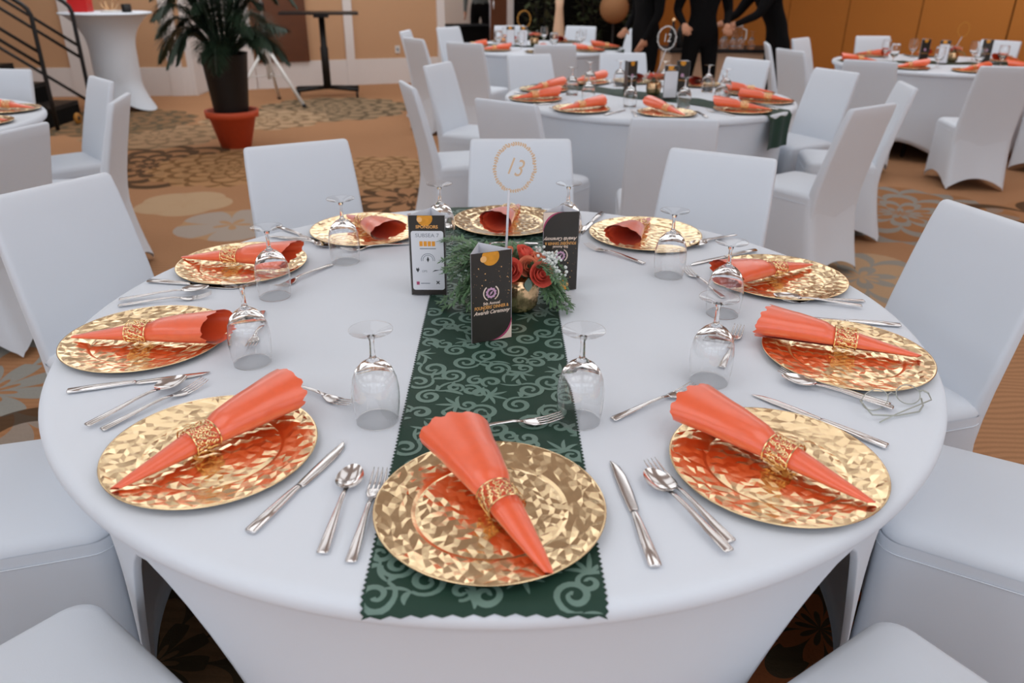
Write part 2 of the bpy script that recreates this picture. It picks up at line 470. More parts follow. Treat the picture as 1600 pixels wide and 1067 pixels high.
# ceiling lamps: square fittings with an area lamp each
def lamp(x, y, label, power=LAMP_POWER):
    t = thing('ceiling_light', label, 'light', (x, y, CEIL), 0, 'ceiling lights of the hall')
    g = G(); g.box(-0.96, 0.96, -0.96, -0.90, -0.03, 0); g.box(-0.96, 0.96, 0.90, 0.96, -0.03, 0)
    g.box(-0.96, -0.90, -0.9, 0.9, -0.03, 0); g.box(0.90, 0.96, -0.9, 0.9, -0.03, 0)
    obj('frame', g, M['lamp_frame'], t, smooth=False, fix=False)
    ld = bpy.data.lights.new('lamp', 'AREA')
    ld.shape = 'SQUARE'; ld.size = 1.78; ld.energy = power; ld.color = LAMP_COLOR
    lo = bpy.data.objects.new('lamp', ld); COL.objects.link(lo); lo.parent = t; lo.location = (0, 0, -0.015)
ROWN = ['row behind the camera', 'row above the chair backs nearest the camera', 'row above the table in front', 'row above the middle table', 'row above the far tables']
COLN = ['leftmost', 'left of centre', 'right of centre', 'rightmost']
for i, (x, y) in enumerate(LAMP_SPOTS):
    if i < 20:
        lamp(x, y, 'square ceiling light, %s, in the %s' % (COLN[i // 5], ROWN[i % 5]), LAMP_POWER * ROW_GAIN[y] * (1.3 if abs(x) > 3 else 1.0))
    else:
        lamp(x, y, 'square ceiling light before the back wall, ' + ('above the cocktail table', 'above the pedestal desk', 'above the dark alcove')[i - 20], LAMP_POWER * ROW_GAIN[y])
lamp(0.0, 12.2, 'square ceiling light in the corridor beyond the doorway', LAMP_POWER * 1.2)  # unseen lamp, added to light up the corridor

# ------------------------------------------------------------------ round tables under stretch covers
RT, ZT = 0.905, 0.76
def make_table(name, label, loc, rz, arches, legs=True, high=0.63):
    t = thing(name, label, 'table', loc, rz)
    n = 160
    ang = [2 * pi * k / n for k in range(n)]
    prof = [(0.30, ZT), (0.60, ZT), (0.80, ZT), (0.896, ZT), (0.907, ZT - 0.0012), (0.915, ZT - 0.005), (0.9195, ZT - 0.012), (0.920, ZT - 0.022), (0.917, ZT - 0.031), (0.908, ZT - 0.038), (0.892, ZT - 0.044)]
    g = G()
    rows = [[(r * cos(a), r * sin(a), z) for a in ang] for r, z in prof]
    g.grid(rows, True); g.fan(rows[0], (0, 0, ZT), flip=True)
    obj('cover_top', g, M['cloth'], t)
    g = G()
    def hem(a):
        best = 0.012
        for c, w_neg, w_pos in arches:
            d = (math.degrees(a) - c + 180) % 360 - 180
            w_ = w_pos if d > 0 else w_neg
            if abs(d) < w_:
                best = max(best, 0.012 + high * (1 - (abs(d) / w_) ** 1.45))
        return best
    rows = []
    m = 14
    for i in range(m + 1):
        row = []
        for a in ang:
            h = hem(a); z0 = ZT - 0.043
            z = z0 + (h - z0) * i / m
            u = z / z0
            side = min(1.0, max(0.0, (abs((math.degrees(a) + 90 + 180) % 360 - 180) - 38) / 6))
            r = 0.830 + 0.012 * u + 0.052 * u ** 5 + 0.030 * side * (1 - u)
            row.append((r * cos(a), r * sin(a), z))
        rows.append(row)
    g.grid(rows, True)
    # folded hem
    rows2 = [rows[-1], [(x * 0.985, y * 0.985, z + 0.004) for x, y, z in rows[-1]]]
    g.grid(rows2, True)
    obj('cover_skirt', g, M['cloth'], t)
    g = G(); g.lathe([(0.0, ZT - 0.03), (0.885, ZT - 0.03), (0.885, ZT - 0.006), (0.0, ZT - 0.006)], 48)
    obj('tabletop', g, M['tan_light'], t)
    if legs:
        for q in range(4):
            a = radians(45 + 90 * q)
            g = G(); g.tube([(0.5 * cos(a), 0.5 * sin(a), ZT - 0.03), (0.62 * cos(a), 0.62 * sin(a), 0.0)], 0.014)
            obj('leg', g, M['black'], t)
    return t
ROUND4 = [(c, 28, 28) for c in (-45, -135, 45, 135)]
make_table('banquet_table', 'large round banquet table under a white stretch cover, set in the foreground', (0, 0, 0), 0, ((-50, 24, 22), (-129, 22, 24), (49, 30, 30), (129, 30, 30)))
make_table('banquet_table', 'round white-covered table in the middle distance, green runner hanging over its rim', (0.95, 3.57, 0), radians(-20), ROUND4, high=0.16)
make_table('banquet_table', 'round white-covered table farthest back with a gold number ring', (0.40, 7.35, 0), radians(10), ROUND4, high=0.16)
make_table('banquet_table', 'round white-covered table at the far right beside the ochre wall', (4.02, 5.87, 0), radians(5), ROUND4, high=0.16)
make_table('banquet_table', 'round white-covered table cut off by the left edge of the picture', (-3.35, 2.45, 0), 0, ROUND4, high=0.16)

# ------------------------------------------------------------------ banquet chairs in white stretch covers (front of the seat is +y)
def make_chair():
    t = thing('banquet_chair', 'chair', 'chair')
    W = D = 0.212
    g = G(); rows = []
    for ins, z in ((0.012, 0.40), (0.002, 0.425), (0.0, 0.44), (0.004, 0.455), (0.014, 0.466), (0.032, 0.472), (0.08, 0.476), (0.15, 0.478)):
        rows.append([(x, y, z) for x, y in rrect(W - ins, D - ins, max(0.02, 0.05 - ins))])
    n = min(len(r) for r in rows)
    # rings of unlike count: rebuild by scaling the outer ring
    base = rrect(W, D, 0.05)
    rows = [[(x * (1 - ins / W), y * (1 - ins / D), z) for x, y in base] for ins, z in ((0.012, 0.40), (0.004, 0.425), (0.0015, 0.440), (0.0035, 0.452), (0.010, 0.463), (0.026, 0.471), (0.08, 0.476), (0.15, 0.478))]
    g.grid(rows, True); g.fan(rows[-1], (0, 0, 0.478))
    obj('seat', g, M['cloth'], t)
    g = G(); rows = []
    ring = rrect(W, D, 0.046)
    m = 12
    for i in range(m + 1):
        u = i / m
        row = []
        for x, y in ring:
            side = max(abs(x) / W, abs(y) / D)
            s = min(abs(x) / W, abs(y) / D) if abs(abs(x) / W - abs(y) / D) > 1e-9 else 1
            hemz = 0.006 + 0.085 * max(0.0, 1 - s ** 2.2)
            z = 0.442 + (hemz - 0.442) * u
            v = 1 - z / 0.442
            fl = 1 - 0.05 * sin(pi * min(1, v * 1.1)) * (1 - s) + 0.03 * v * s
            yy = y * fl
            if y < 0:
                yy -= (0.075 * v ** 1.6) * (-y / D)
            else:
                yy -= 0.0
            row.append((x * fl, yy, z))
        rows.append(row)
    g.grid(rows, True)
    obj('skirt', g, M['cloth'], t)
    g = G(); rows = []
    secs = [(-0.190, 0.30, 0.200, 0.022), (-0.190, 0.42, 0.203, 0.028), (-0.203, 0.50, 0.204, 0.026), (-0.232, 0.62, 0.204, 0.022), (-0.264, 0.74, 0.200, 0.020), (-0.295, 0.85, 0.194, 0.018), (-0.308, 0.892, 0.190, 0.016), (-0.310, 0.899, 0.186, 0.012), (-0.311, 0.902, 0.180, 0.006)]
    for y, z, w, d in secs:
        rows.append([(x, y + yy, z) for x, yy in [(px * w / 0.2, py * d / 0.02) for px, py in rrect(0.2, 0.02, 0.014)]])
    g.grid(rows, True); g.fan(rows[-1], (0, -0.311, 0.9025))
    obj('backrest', g, M['cloth'], t)
    g = G(); g.tube([(x * 1.004, y * 1.004, 0.415) for x, y in ring], 0.0016, 5, closed=True)
    obj('seam', g, M['cloth'], t)
    return t
chair = Proto(make_chair())
def put_chair(bx, by, az, label, group):
    """bx, by: where the top of the backrest is; az: the way the chair faces, degrees"""
    a = radians(az)
    return chair.put(label, (bx + 0.31 * cos(a), by + 0.31 * sin(a), 0), a - pi / 2, group)
GM = 'white chairs around the foreground table'
put_chair(-0.737, 1.24, -60.7, 'white covered chair behind the back left plate, below the terracotta pot', GM)
put_chair(0.08, 1.342, -88, 'white covered chair directly behind the number 13 sign', GM)
put_chair(0.781, 1.103, -121, 'white covered chair behind the back right plate of the foreground table', GM)
put_chair(1.303, 0.32, -163.8, 'white covered chair at the right edge, large backrest facing the foreground table', GM)
put_chair(-1.30, 0.61, -30, 'white covered chair at the left edge, large backrest beside the rear left plate', GM)
def put_seat(cx_, cy_, az, label):
    a = radians(az)
    return chair.put(label, (cx_, cy_, 0), a - pi / 2, GM)
put_seat(-1.023, -0.255, 16.5, 'white covered chair on the left, only its seat in view beside the left front plate')
put_seat(-0.69, -0.857, 51.2, 'white covered chair seat filling the bottom left corner')
put_seat(0.62, -0.90, 123, 'white covered chair seat filling the bottom right corner')
put_seat(1.055, -0.318, 149.5, 'white covered chair on the right, only its seat in view beside the right front plate')
G2 = 'white chairs around the middle table'
put_chair(0.027, 2.308, 53, 'white chair seen from behind just beyond the number 13 sign', G2)
put_chair(0.762, 1.836, 84, 'white chair seen from behind at the front of the middle table', G2)
put_chair(-0.526, 2.95, 18, 'white chair at the left of the middle table, seen from its side', G2)
put_chair(-0.44, 4.08, -24, 'white chair left of the middle table with its bright inner back showing', G2)
put_chair(0.219, 4.80, -64, 'white chair behind the left back plates of the middle table', G2)
put_chair(0.98, 5.0, -82, 'white chair behind the centrepiece of the middle table', G2)
put_chair(1.87, 4.58, -138, 'white chair behind the middle table, in front of the black trousers', G2)
put_chair(2.252, 3.83, -155, 'white chair right of the middle table, turned to show its bright inner back', G2)
put_chair(2.377, 3.083, 168, 'white chair right of the middle table, second from the front', G2)
put_chair(1.807, 2.236, 125, 'white chair at the right front of the middle table, nearest the foreground', G2)
G3 = 'white chairs around the farthest table'
put_chair(-0.849, 6.42, 36, 'shaded white chair seen from the side, left front of the farthest table', G3)
put_chair(-1.056, 7.542, -9, 'white chair leftmost at the farthest table, beside the wall socket', G3)
put_chair(-0.335, 5.919, 62, 'grey-shaded chair back in front of the farthest table, left one', G3)
put_chair(0.484, 5.777, 92, 'grey-shaded chair back in front of the farthest table, right one', G3)
put_chair(1.60, 8.04, -150, 'white chair right behind the farthest table before the dark alcove', G3)
put_chair(0.98, 8.62, -112, 'white chair behind the farthest table, in front of the dark plants', G3)
put_chair(0.10, 8.62, -76, 'white chair behind the farthest table, in front of the brown door', G3)
put_chair(-0.63, 8.25, -40, 'white chair behind the farthest table, left of the doorway', G3)
put_chair(1.62, 7.05, 172, 'white chair at the right of the farthest table, half hidden by its neighbour', G3)
G4 = 'white chairs around the far right table'
put_chair(2.50, 6.15, -12, 'white chair seen edge on before the leaning person', G4)
put_chair(2.476, 5.42, 18, 'white chair seen from behind at the left of the far right table', G4)
put_chair(3.06, 6.85, -44, 'white chair at the left back of the far right table against the ochre wall', G4)
put_chair(2.769, 4.50, 58, 'white chair seen from behind at the left front of the far right table', G4)
put_chair(3.60, 4.14, 82, 'white chair seen whole from behind at the front of the far right table', G4)
put_chair(3.98, 7.24, -86, 'white chair behind the far right table, left of the dark cards', G4)
put_chair(5.06, 6.72, -142, 'white chair behind the far right table, right of the dark cards', G4)
put_chair(4.72, 4.55, 118, 'white chair cut by the right edge at the far right table', G4)
G5 = 'white chairs around the table at the left edge'
put_chair(-3.13, 3.56, -98, 'white chair behind the left-edge table, in front of the black railing', G5)
put_chair(-1.90, 1.48, 168, 'white chair seen from behind in front of the left-edge table', G5)
put_chair(-2.31, 3.11, 222, 'white chair right of the left-edge table, inner back and seat in view', G5)
put_chair(-1.87, 2.36, 192, 'white chair beside the left-edge table, seen edge on', G5)

# ------------------------------------------------------------------ table runner with damask scrolls
def drape(x, y, lift=0.0):
    """a point of the runner laid on the foreground table, bending over its rim"""
    r = hypot(x, y)
    z = ZT + 0.0012 + lift
    if r <= 0.900:
        return (x, y, z)
    e = r - 0.900
    rad = 0.024 + lift
    if e < rad * pi / 2:
        q = e / rad
        rr, zz = 0.900 + rad * sin(q), ZT + 0.0012 - 0.024 + rad * cos(q)
    else:
        rr, zz = 0.900 + rad, ZT + 0.0012 - 0.024 - (e - rad * pi / 2)
    return (x / r * rr, y / r * rr, zz)
def wob(x, y):
    return 0.0011 * sin(y * 23 + 3 * sin(x * 9)) ** 2
XL, XR, Y0, Y1 = -0.166, 0.142, -0.921, 0.975
tr = thing('table_runner', 'dark green damask runner with pinked edges across the foreground table', 'runner')
g = G(); rows = []
ny = 386
for j in range(ny + 1):
    y = Y0 + (Y1 - Y0) * j / ny
    z_ = 0.0042 if j % 2 else 0.0
    row = []
    for i in range(25):
        x = XL + z_ + (XR - XL - 2 * z_) * i / 24
        yy = y
        if j == 0 and i % 2: yy += 0.004
        if j == ny and i % 2: yy -= 0.004
        row.append(drape(x, yy, wob(x, yy)))
    rows.append(row)
g.grid(rows)
obj('cloth', g, M['runner'], tr)
g = G()
def ribbon(pts, wid):
    rows = []
    k = len(pts)
    for i, (x, y) in enumerate(pts):
        a = pts[max(0, i - 1)]; b_ = pts[min(k - 1, i + 1)]
        dx, dy = b_[0] - a[0], b_[1] - a[1]
        l = hypot(dx, dy) or 1
        nx, ny_ = -dy / l, dx / l
        w = wid[i]
        row = []
        for s in (-1, 0, 1):
            px, py = x + nx * w * s, y + ny_ * w * s
            px = min(max(px, XL + 0.006), XR - 0.006); py = min(max(py, Y0 + 0.006), Y1 - 0.006)
            row.append(drape(px, py, wob(px, py) + 0.0006))
        rows.append(row)
    g.grid(rows)
def scroll(cx_, cy_, r0, a0, d, turns=1.5, w=0.0040):
    n = 26
    pts, wd = [], []
    for i in range(n + 1):
        u = i / n
        r = r0 * (1 - u) ** 0.8 + 0.0035
        a = a0 + d * 2 * pi * turns * u
        pts.append((cx_ + r * cos(a), cy_ + r * sin(a)))
        wd.append(w * (0.35 + 0.85 * sin(pi * min(1, 0.12 + u * 0.85))) if u < 0.93 else w * 0.9)
    ribbon(pts, wd)
    return pts[0]
def leaf(x, y, a, L_, bend, w):
    n = 9
    pts = []
    for i in range(n + 1):
        u = i / n
        aa = a + bend * u
        pts.append((x + L_ * u * cos(aa), y + L_ * u * sin(aa)))
    ribbon(pts, [w * sin(pi * (0.04 + 0.94 * i / n)) ** 0.8 for i in range(n + 1)])
prv = random.Random(21)
row_i = 0
yy = Y0 + 0.03
while yy < Y1 - 0.02:
    for i in range(5):
        x = XL + 0.030 + (XR - XL - 0.060) * i / 4 + (0.012 if row_i % 2 else -0.012)
        y = yy + (0.026 if i % 2 else 0.0)
        d = 1 if (i + row_i) % 2 else -1
        a0 = prv.uniform(0, 2 * pi)
        kind = (i * 2 + row_i * 3) % 5
        if kind in (0, 2, 3):
            p = scroll(x, y, 0.022 + prv.uniform(-0.003, 0.004), a0, d)
            q = (x + 0.052 * cos(a0 - d * 0.9), y + 0.052 * sin(a0 - d * 0.9))
            leaf(p[0], p[1], atan2(q[1] - p[1], q[0] - p[0]), 0.042, d * 0.5, 0.0032)
            leaf(p[0], p[1], a0 + d * -0.4, 0.022, d * 0.8, 0.0046)
        elif kind == 1:
            for k in range(5):
                leaf(x - 0.02 * cos(a0), y - 0.02 * sin(a0), a0 + (k - 2) * 0.42, 0.044 - 0.006 * abs(k - 2), (k - 2) * 0.30, 0.0036)
            scroll(x - 0.034 * cos(a0), y - 0.034 * sin(a0), 0.013, a0, d, 1.2, 0.0035)
        else:
            scroll(x + 0.014, y, 0.016, a0, d, 1.2, 0.0042)
            scroll(x - 0.016, y + 0.008, 0.013, a0 + pi, -d, 1.2, 0.0036)
            leaf(x, y - 0.02, a0, 0.034, 0.6, 0.0048)
    yy += 0.056
    row_i += 1
sc_ = obj('woven_scrolls', g, M['scroll'], tr, fix=False)
sc_['kind'] = 'stuff'

# ------------------------------------------------------------------ charger plate, napkin, goblet, cutlery
def tri(t):
    f = t - math.floor(t)
    return 1 - abs(2 * f - 1)
def make_plate():
    """gold charger pressed with flat leaf-like facets"""
    from mathutils.geometry import delaunay_2d_cdt
    t = thing('charger_plate', 'plate', 'plate')
    q = random.Random(3)
    P2, H2 = [], []
    def base(r):
        return 0.0050 if r < 0.104 else 0.0042 if r < 0.112 else 0.0060 + 0.0070 * ((r - 0.112) / 0.051) ** 1.3
    rings = [(0.0, 1)] + [(0.0092 * k, max(6, int(5.0 * k))) for k in range(1, 11)] + [(0.1010, 60), (0.1070, 72), (0.1125, 72), (0.1205, 58), (0.1285, 60), (0.1365, 62), (0.1445, 64), (0.1525, 68), (0.1600, 80), (0.1635, 88)]
    for i, (r, n) in enumerate(rings):
        smooth_ring = r > 0.16 or 0.105 < r < 0.116
        for k in range(n):
            jr = 0 if smooth_ring else q.uniform(-0.0029, 0.0029) * (r > 0)
            jt = 0 if smooth_ring else q.uniform(-0.22, 0.22)
            a = 2 * pi * (k + 0.5 * (i % 2) + jt) / n
            rr = r + jr
            P2.append(Vector((rr * cos(a), rr * sin(a))))
            hgt = 0 if smooth_ring else (0.00105 if (k + i) % 2 else -0.0003) * q.uniform(0.2, 1.3)
            H2.append(base(r) + hgt)
    vs, _, fs, ov, _, _ = delaunay_2d_cdt(P2, [], [], 0, 1e-6)
    g = G()
    g.add([(v.x, v.y, H2[ov[i][0]]) for i, v in enumerate(vs)], [tuple(f) for f in fs])
    obj('face', g, M['gold'], t, smooth=False)
    g = G(); g.lathe([(0.1625, 0.0130), (0.1650, 0.0136), (0.1660, 0.0122), (0.1640, 0.0108)], 96)
    obj('rim', g, M['gold'], t)
    g = G(); g.lathe([(0.1640, 0.0108), (0.118, 0.0008), (0.03, 0.0008)], 72); g.fan([(0.03 * cos(2 * pi * k / 24), 0.03 * sin(2 * pi * k / 24), 0.0008) for k in range(24)], (0, 0, 0.0008))
    obj('underside', g, M['gold_dark'], t)
    return t
plate = Proto(make_plate())

def interp(x, T):
    for (a, va), (b_, vb) in zip(T, T[1:]):
        if x <= b_:
            u = (x - a) / (b_ - a)
            return va + (vb - va) * u
    return T[-1][1]
RS = 0.47
def make_napkin(seed):
    """rolled cone along +y: tail at y = 0, scalloped mouth at y = 0.31"""
    q = random.Random(seed)
    t = thing('rolled_napkin', 'napkin', 'napkin')
    L_ = 0.312
    g = G(); rows = []
    turns = 1.75
    ns, nt_ = 46, 84
    pa, pb = q.uniform(0, 6.28), q.uniform(0, 6.28)
    spin = q.uniform(-0.5, 0.5)
    A_ = [(0, 0.005), (0.12, 0.0125), (0.3, 0.0205), (RS - 0.06, 0.0245), (RS + 0.06, 0.0255), (0.6, 0.034), (0.78, 0.0455), (0.92, 0.051), (1.0, 0.054), (1.2, 0.058)]
    Bf = [(0, 0.45), (0.3, 0.62), (RS, 0.72), (0.6, 0.70), (0.8, 0.62), (1.0, 0.60), (1.2, 0.58)]
    for j in range(nt_ + 1):
        v = j / nt_
        th = -pi / 2 + spin + 2 * pi * turns * v
        end = 1.0 - 0.05 * cos(th + pa) - 0.05 * v + 0.020 * abs(sin(5.0 * th)) + 0.008 * sin(13 * th + pb)
        beg = 0.0 + 0.03 * (1 - cos(th + pb)) * 0.5
        lay = 1.0 - 0.20 * v
        row = []
        for i in range(ns + 1):
            s = beg + (end - beg) * i / ns
            a = interp(s, A_) * lay
            a *= 1 + 0.05 * sin(3 * th + pb) * max(0, s - 0.5)
            b_ = a * interp(s, Bf)
            full = interp(s, A_) * interp(s, Bf)
            z = full + b_ * sin(th) + 0.0105 + 0.006 * max(0, s - 0.6)
            fl = 1 + 0.10 * max(0, s - 0.85) / 0.15 * (0.5 + 0.5 * sin(2 * th + pa))
            row.append((a * cos(th) * fl, s * L_, max(0.0102, z)))
        rows.append(row)
    g.grid(rows)
    obj('cloth', g, M['napkin'], t, fix=False)
    # filigree ring
    ra, rb = 0.0275, 0.0275 * 0.76
    zc = 0.0255 * 0.72 + 0.0112
    g = G()
    def pt(th, y, k=1.0):
        return (ra * k * cos(th), RS * L_ + y, max(0.0098, zc + rb * k * sin(th)))
    n = 56
    for y0, y1 in ((-0.0215, -0.0195), (0.0195, 0.0215)):
        g.grid([[pt(2 * pi * k / n, y0) for k in range(n)], [pt(2 * pi * k / n, y1) for k in range(n)]], True)
        g.grid([[pt(2 * pi * k / n, y0, 1.05) for k in range(n)], [pt(2 * pi * k / n, y1, 1.05) for k in range(n)]], True)
    for k in range(130):
        c_th, c_y = 2 * pi * (k * 0.381966) + q.uniform(-0.1, 0.1), -0.0175 + 0.035 * ((k * 0.41421) % 1)
        rr = q.uniform(0.0028, 0.0052)
        m = 11
        r0, r1 = [], []
        for i in range(m):
            a = 2 * pi * i / m
            r0.append(pt(c_th + rr * cos(a) / 0.025, c_y + rr * sin(a), 1.035))
            r1.append(pt(c_th + (rr - 0.0014) * cos(a) / 0.025, c_y + (rr - 0.0014) * sin(a), 1.06))
        g.grid([r0, r1], True)
    ro = obj('napkin_ring', g, M['gold_ring'], t, fix=False)
    ro['label'] = 'gold filigree napkin ring'
    return t
naps = [Proto(make_napkin(s)) for s in (1, 2, 3)]

def make_goblet():
    """standing upside down on its rim"""
    t = thing('goblet', 'glass', 'glass')
    outer = [(0.0368, 0.0014), (0.0390, 0.022), (0.0408, 0.045), (0.0405, 0.062), (0.0375, 0.082), (0.0305, 0.099), (0.0205, 0.110), (0.0115, 0.116), (0.0062, 0.120)]
    inner = [(0.0001, 0.1075), (0.0120, 0.1050), (0.0200, 0.1003), (0.0292, 0.0937), (0.0365, 0.0800), (0.0397, 0.0615), (0.0400, 0.045), (0.0382, 0.022), (0.0361, 0.0014), (0.0363, 0.0003), (0.0366, 0.0003)]
    stem = [(0.0001, 0.1206), (0.0059, 0.1206), (0.0045, 0.127), (0.0040, 0.140), (0.0043, 0.152), (0.0066, 0.1605), (0.0001, 0.1630)]
    g = G(); g.lathe(inner + outer + [(0.0001, 0.1205)], 56)
    obj('bowl', g, M['glass_solid'], t)
    g = G(); g.lathe(stem, 28)
    obj('stem', g, M['glass_solid'], t)
    g = G(); g.lathe([(0.005, 0.1622), (0.016, 0.1672), (0.0350, 0.1708), (0.0362, 0.1714), (0.0362, 0.1722), (0.0352, 0.1722)], 40)
    obj('foot', g, M['glass'], t)
    return t
goblet = Proto(make_goblet())

def make_knife():
    t = thing('knife', 'knife', 'knife')
    g = G(); g.loft([(0, 0.000, 0.0040, 0.0070, 0.0020), (0, 0.002, 0.0042, 0.0092, 0.0040), (0, 0.05, 0.0046, 0.0086, 0.0044), (0, 0.095, 0.0046, 0.0066, 0.0040), (0, 0.110, 0.0042, 0.0052, 0.0034), (0, 0.116, 0.0040, 0.0058, 0.0026)], 12)
    obj('handle', g, M['steel'], t)
    g = G(); g.loft([(0, 0.114, 0.0034, 0.0060, 0.0014), (0.001, 0.122, 0.0032, 0.0082, 0.0012), (0.001, 0.165, 0.0030, 0.0098, 0.0011), (0.0005, 0.205, 0.0028, 0.0096, 0.0010), (-0.0010, 0.230, 0.0026, 0.0070, 0.0009), (-0.0040, 0.244, 0.0024, 0.0026, 0.0007), (-0.0060, 0.247, 0.0024, 0.0006, 0.0004)], 8)
    obj('blade', g, M['steel'], t)
    return t
def handle_stations(L_, w0, w1):
    return [(0, 0, 0.0034, w0 * 0.8, 0.0010), (0, 0.003, 0.0036, w0, 0.0018), (0, L_ * 0.35, 0.0058, w0 * 0.80, 0.0021), (0, L_ * 0.65, 0.0088, w1 * 1.15, 0.0021), (0, L_ * 0.85, 0.0092, w1, 0.0022), (0, L_, 0.0072, w1 * 1.25, 0.0018)]
def make_spoon():
    t = thing('spoon', 'spoon', 'spoon')
    g = G(); g.loft(handle_stations(0.142, 0.0084, 0.0036), 10); obj('handle', g, M['steel'], t)
    g = G(); rows = []
    for i in range(9):
        u = i / 8
        row = []
        for k in range(28):
            a = 2 * pi * k / 28
            w = 0.0205 * (1 - 0.16 * sin(a))
            row.append((w * u * cos(a), 0.168 + 0.032 * u * sin(a), 0.0018 + 0.0080 * u ** 2.2))
        rows.append(row)
    g.grid(rows[1:], True); g.fan(rows[1], (0, 0.168, 0.0018), flip=True)
    rows = [[(x, y, z - 0.0011 * (1.2 - i / 8)) for x, y, z in r] for i, r in enumerate(rows)]
    g.grid(rows[1:], True, flip=True); g.fan(rows[1], (0, 0.168, 0.0004))
    obj('bowl', g, M['steel'], t, fix=False)
    return t
def make_fork(s=1.0):
    t = thing('fork', 'fork', 'fork')
    g = G(); g.loft(handle_stations(0.135, 0.0082, 0.0035), 10); obj('handle', g, M['steel'], t)
    g = G(); g.loft([(0, 0.132, 0.0072, 0.0042, 0.0015), (0, 0.140, 0.0054, 0.0085, 0.0013), (0, 0.150, 0.0036, 0.0122, 0.0012), (0, 0.160, 0.0030, 0.0126, 0.0011), (0, 0.162, 0.0030, 0.0120, 0.0006)], 12)
    for k in range(4):
        x = (k - 1.5) * 0.0070
        g.loft([(x, 0.158, 0.0030, 0.0021, 0.0011), (x, 0.178, 0.0044, 0.0018, 0.0010), (x * 0.98, 0.196, 0.0088, 0.0014, 0.0008), (x * 0.96, 0.205, 0.0118, 0.0006, 0.0005)], 6)
    obj('head', g, M['steel'], t)
    return t
KN, SP, FK = Proto(make_knife()), Proto(make_spoon()), Proto(make_fork())
def lay(proto, L_, tip, end, label, group, z=ZT + 0.0008):
    """lay a piece with its tip and handle end near the given points"""
    a = atan2(tip[1] - end[1], tip[0] - end[0])
    cx_, cy_ = (tip[0] + end[0]) / 2, (tip[1] + end[1]) / 2
    return proto.put(label, (cx_ - L_ / 2 * cos(a), cy_ - L_ / 2 * sin(a), z), a - pi / 2, group)

PLACES = ['front centre', 'front left', 'left', 'rear left', 'back left', 'back centre', 'back right', 'rear right', 'right', 'front right']
PLATES = [(-0.0073, -0.7235), (-0.4562, -0.5677), (-0.7327, -0.1499), (-0.6738, 0.3173), (-0.3954, 0.6218), (0.0236, 0.7068), (0.4341, 0.5884), (0.7173, 0.2258), (0.7096, -0.2183), (0.4410, -0.6095)]
NAPS = [((-0.060, -0.598), (0.069, -0.868)), ((-0.367, -0.445), (-0.562, -0.694)), ((-0.572, -0.177), (-0.879, -0.161)), ((-0.534, 0.284), (-0.840, 0.340)), ((-0.315, 0.495), (-0.470, 0.735)),
        ((-0.010, 0.570), (0.065, 0.868)), ((0.345, 0.445), (0.470, 0.725)), ((0.560, 0.148), (0.825, 0.300)), ((0.560, -0.138), (0.850, -0.246)), ((0.334, -0.498), (0.547, -0.726))]
GOBS = [(0.144, -0.467), (-0.206, -0.467), (-0.485, -0.246), (-0.533, 0.104), (-0.410, 0.354), (-0.166, 0.520), (0.197, 0.530), (0.440, 0.254), (0.515, 0.005), (0.405, -0.322)]
GOB_OF = [0, 1, 2, 3, 4, 5, 6, 7, 8, 9]
CUT = {  # tip, handle end
    '0k': ((0.187, -0.594), (0.210, -0.845)), '0s': ((-0.219, -0.615), (-0.229, -0.815)), '0f': ((-0.177, -0.626), (-0.188, -0.834)), '0d': ((0.114, -0.472), (-0.085, -0.517)),
    '1k': ((-0.247, -0.546), (-0.336, -0.769)), '1s': ((-0.585, -0.328), (-0.691, -0.498)), '1f': ((-0.545, -0.335), (-0.664, -0.507)), '1d': ((-0.257, -0.424), (-0.425, -0.325)),
    '2k': ((-0.550, -0.297), (-0.788, -0.374)), '2s': ((-0.700, 0.133), (-0.882, 0.064)), '2f': ((-0.680, 0.096), (-0.875, 0.036)), '2d': ((-0.505, -0.190), (-0.535, 0.000)),
    '3k': ((-0.630, 0.149), (-0.871, 0.195)), '3f': ((-0.478, 0.502), (-0.660, 0.560)), '3d': ((-0.540, 0.150), (-0.444, 0.317)),
    '4k': ((-0.500, 0.500), (-0.660, 0.650)), '4d': ((-0.425, 0.440), (-0.260, 0.500)),
    '6k': ((0.245, 0.610), (0.330, 0.820)), '6f': ((0.500, 0.470), (0.665, 0.575)), '6s': ((0.545, 0.470), (0.700, 0.585)), '6d': ((0.250, 0.485), (0.390, 0.340)),
    '7k': ((0.512, 0.332), (0.723, 0.452)), '7s': ((0.658, 0.092), (0.850, 0.036)), '7f': ((0.672, 0.076), (0.870, 0.077)), '7d': ((0.492, 0.290), (0.540, 0.105)),
    '8k': ((0.655, -0.018), (0.890, -0.066)), '8s': ((0.545, -0.322), (0.706, -0.436)), '8f': ((0.546, -0.293), (0.712, -0.420)), '8d': ((0.530, -0.081), (0.445, -0.270)),
    '9k': ((0.477, -0.380), (0.640, -0.555)), '9s': ((0.233, -0.633), (0.313, -0.817)), '9f': ((0.240, -0.600), (0.325, -0.797)), '9d': ((0.370, -0.354), (0.202, -0.470)),
}
TEMPL = {'k': ((0.594, 0.190), (0.845, 0.200)), 's': ((0.615, -0.222), (0.815, -0.228)), 'f': ((0.626, -0.180), (0.834, -0.186)), 'd': ((0.475, 0.10), (0.500, -0.09))}
def at_place(az, r, off):
    return (r * cos(az) - off * sin(az), r * sin(az) + off * cos(az))
WHAT = {'k': 'steel table knife right of the %s plate on the foreground table', 's': 'steel spoon left of the %s plate on the foreground table',
        'f': 'steel dinner fork left of the %s plate on the foreground table', 'd': 'steel dessert fork lying crosswise above the %s plate in the foreground'}
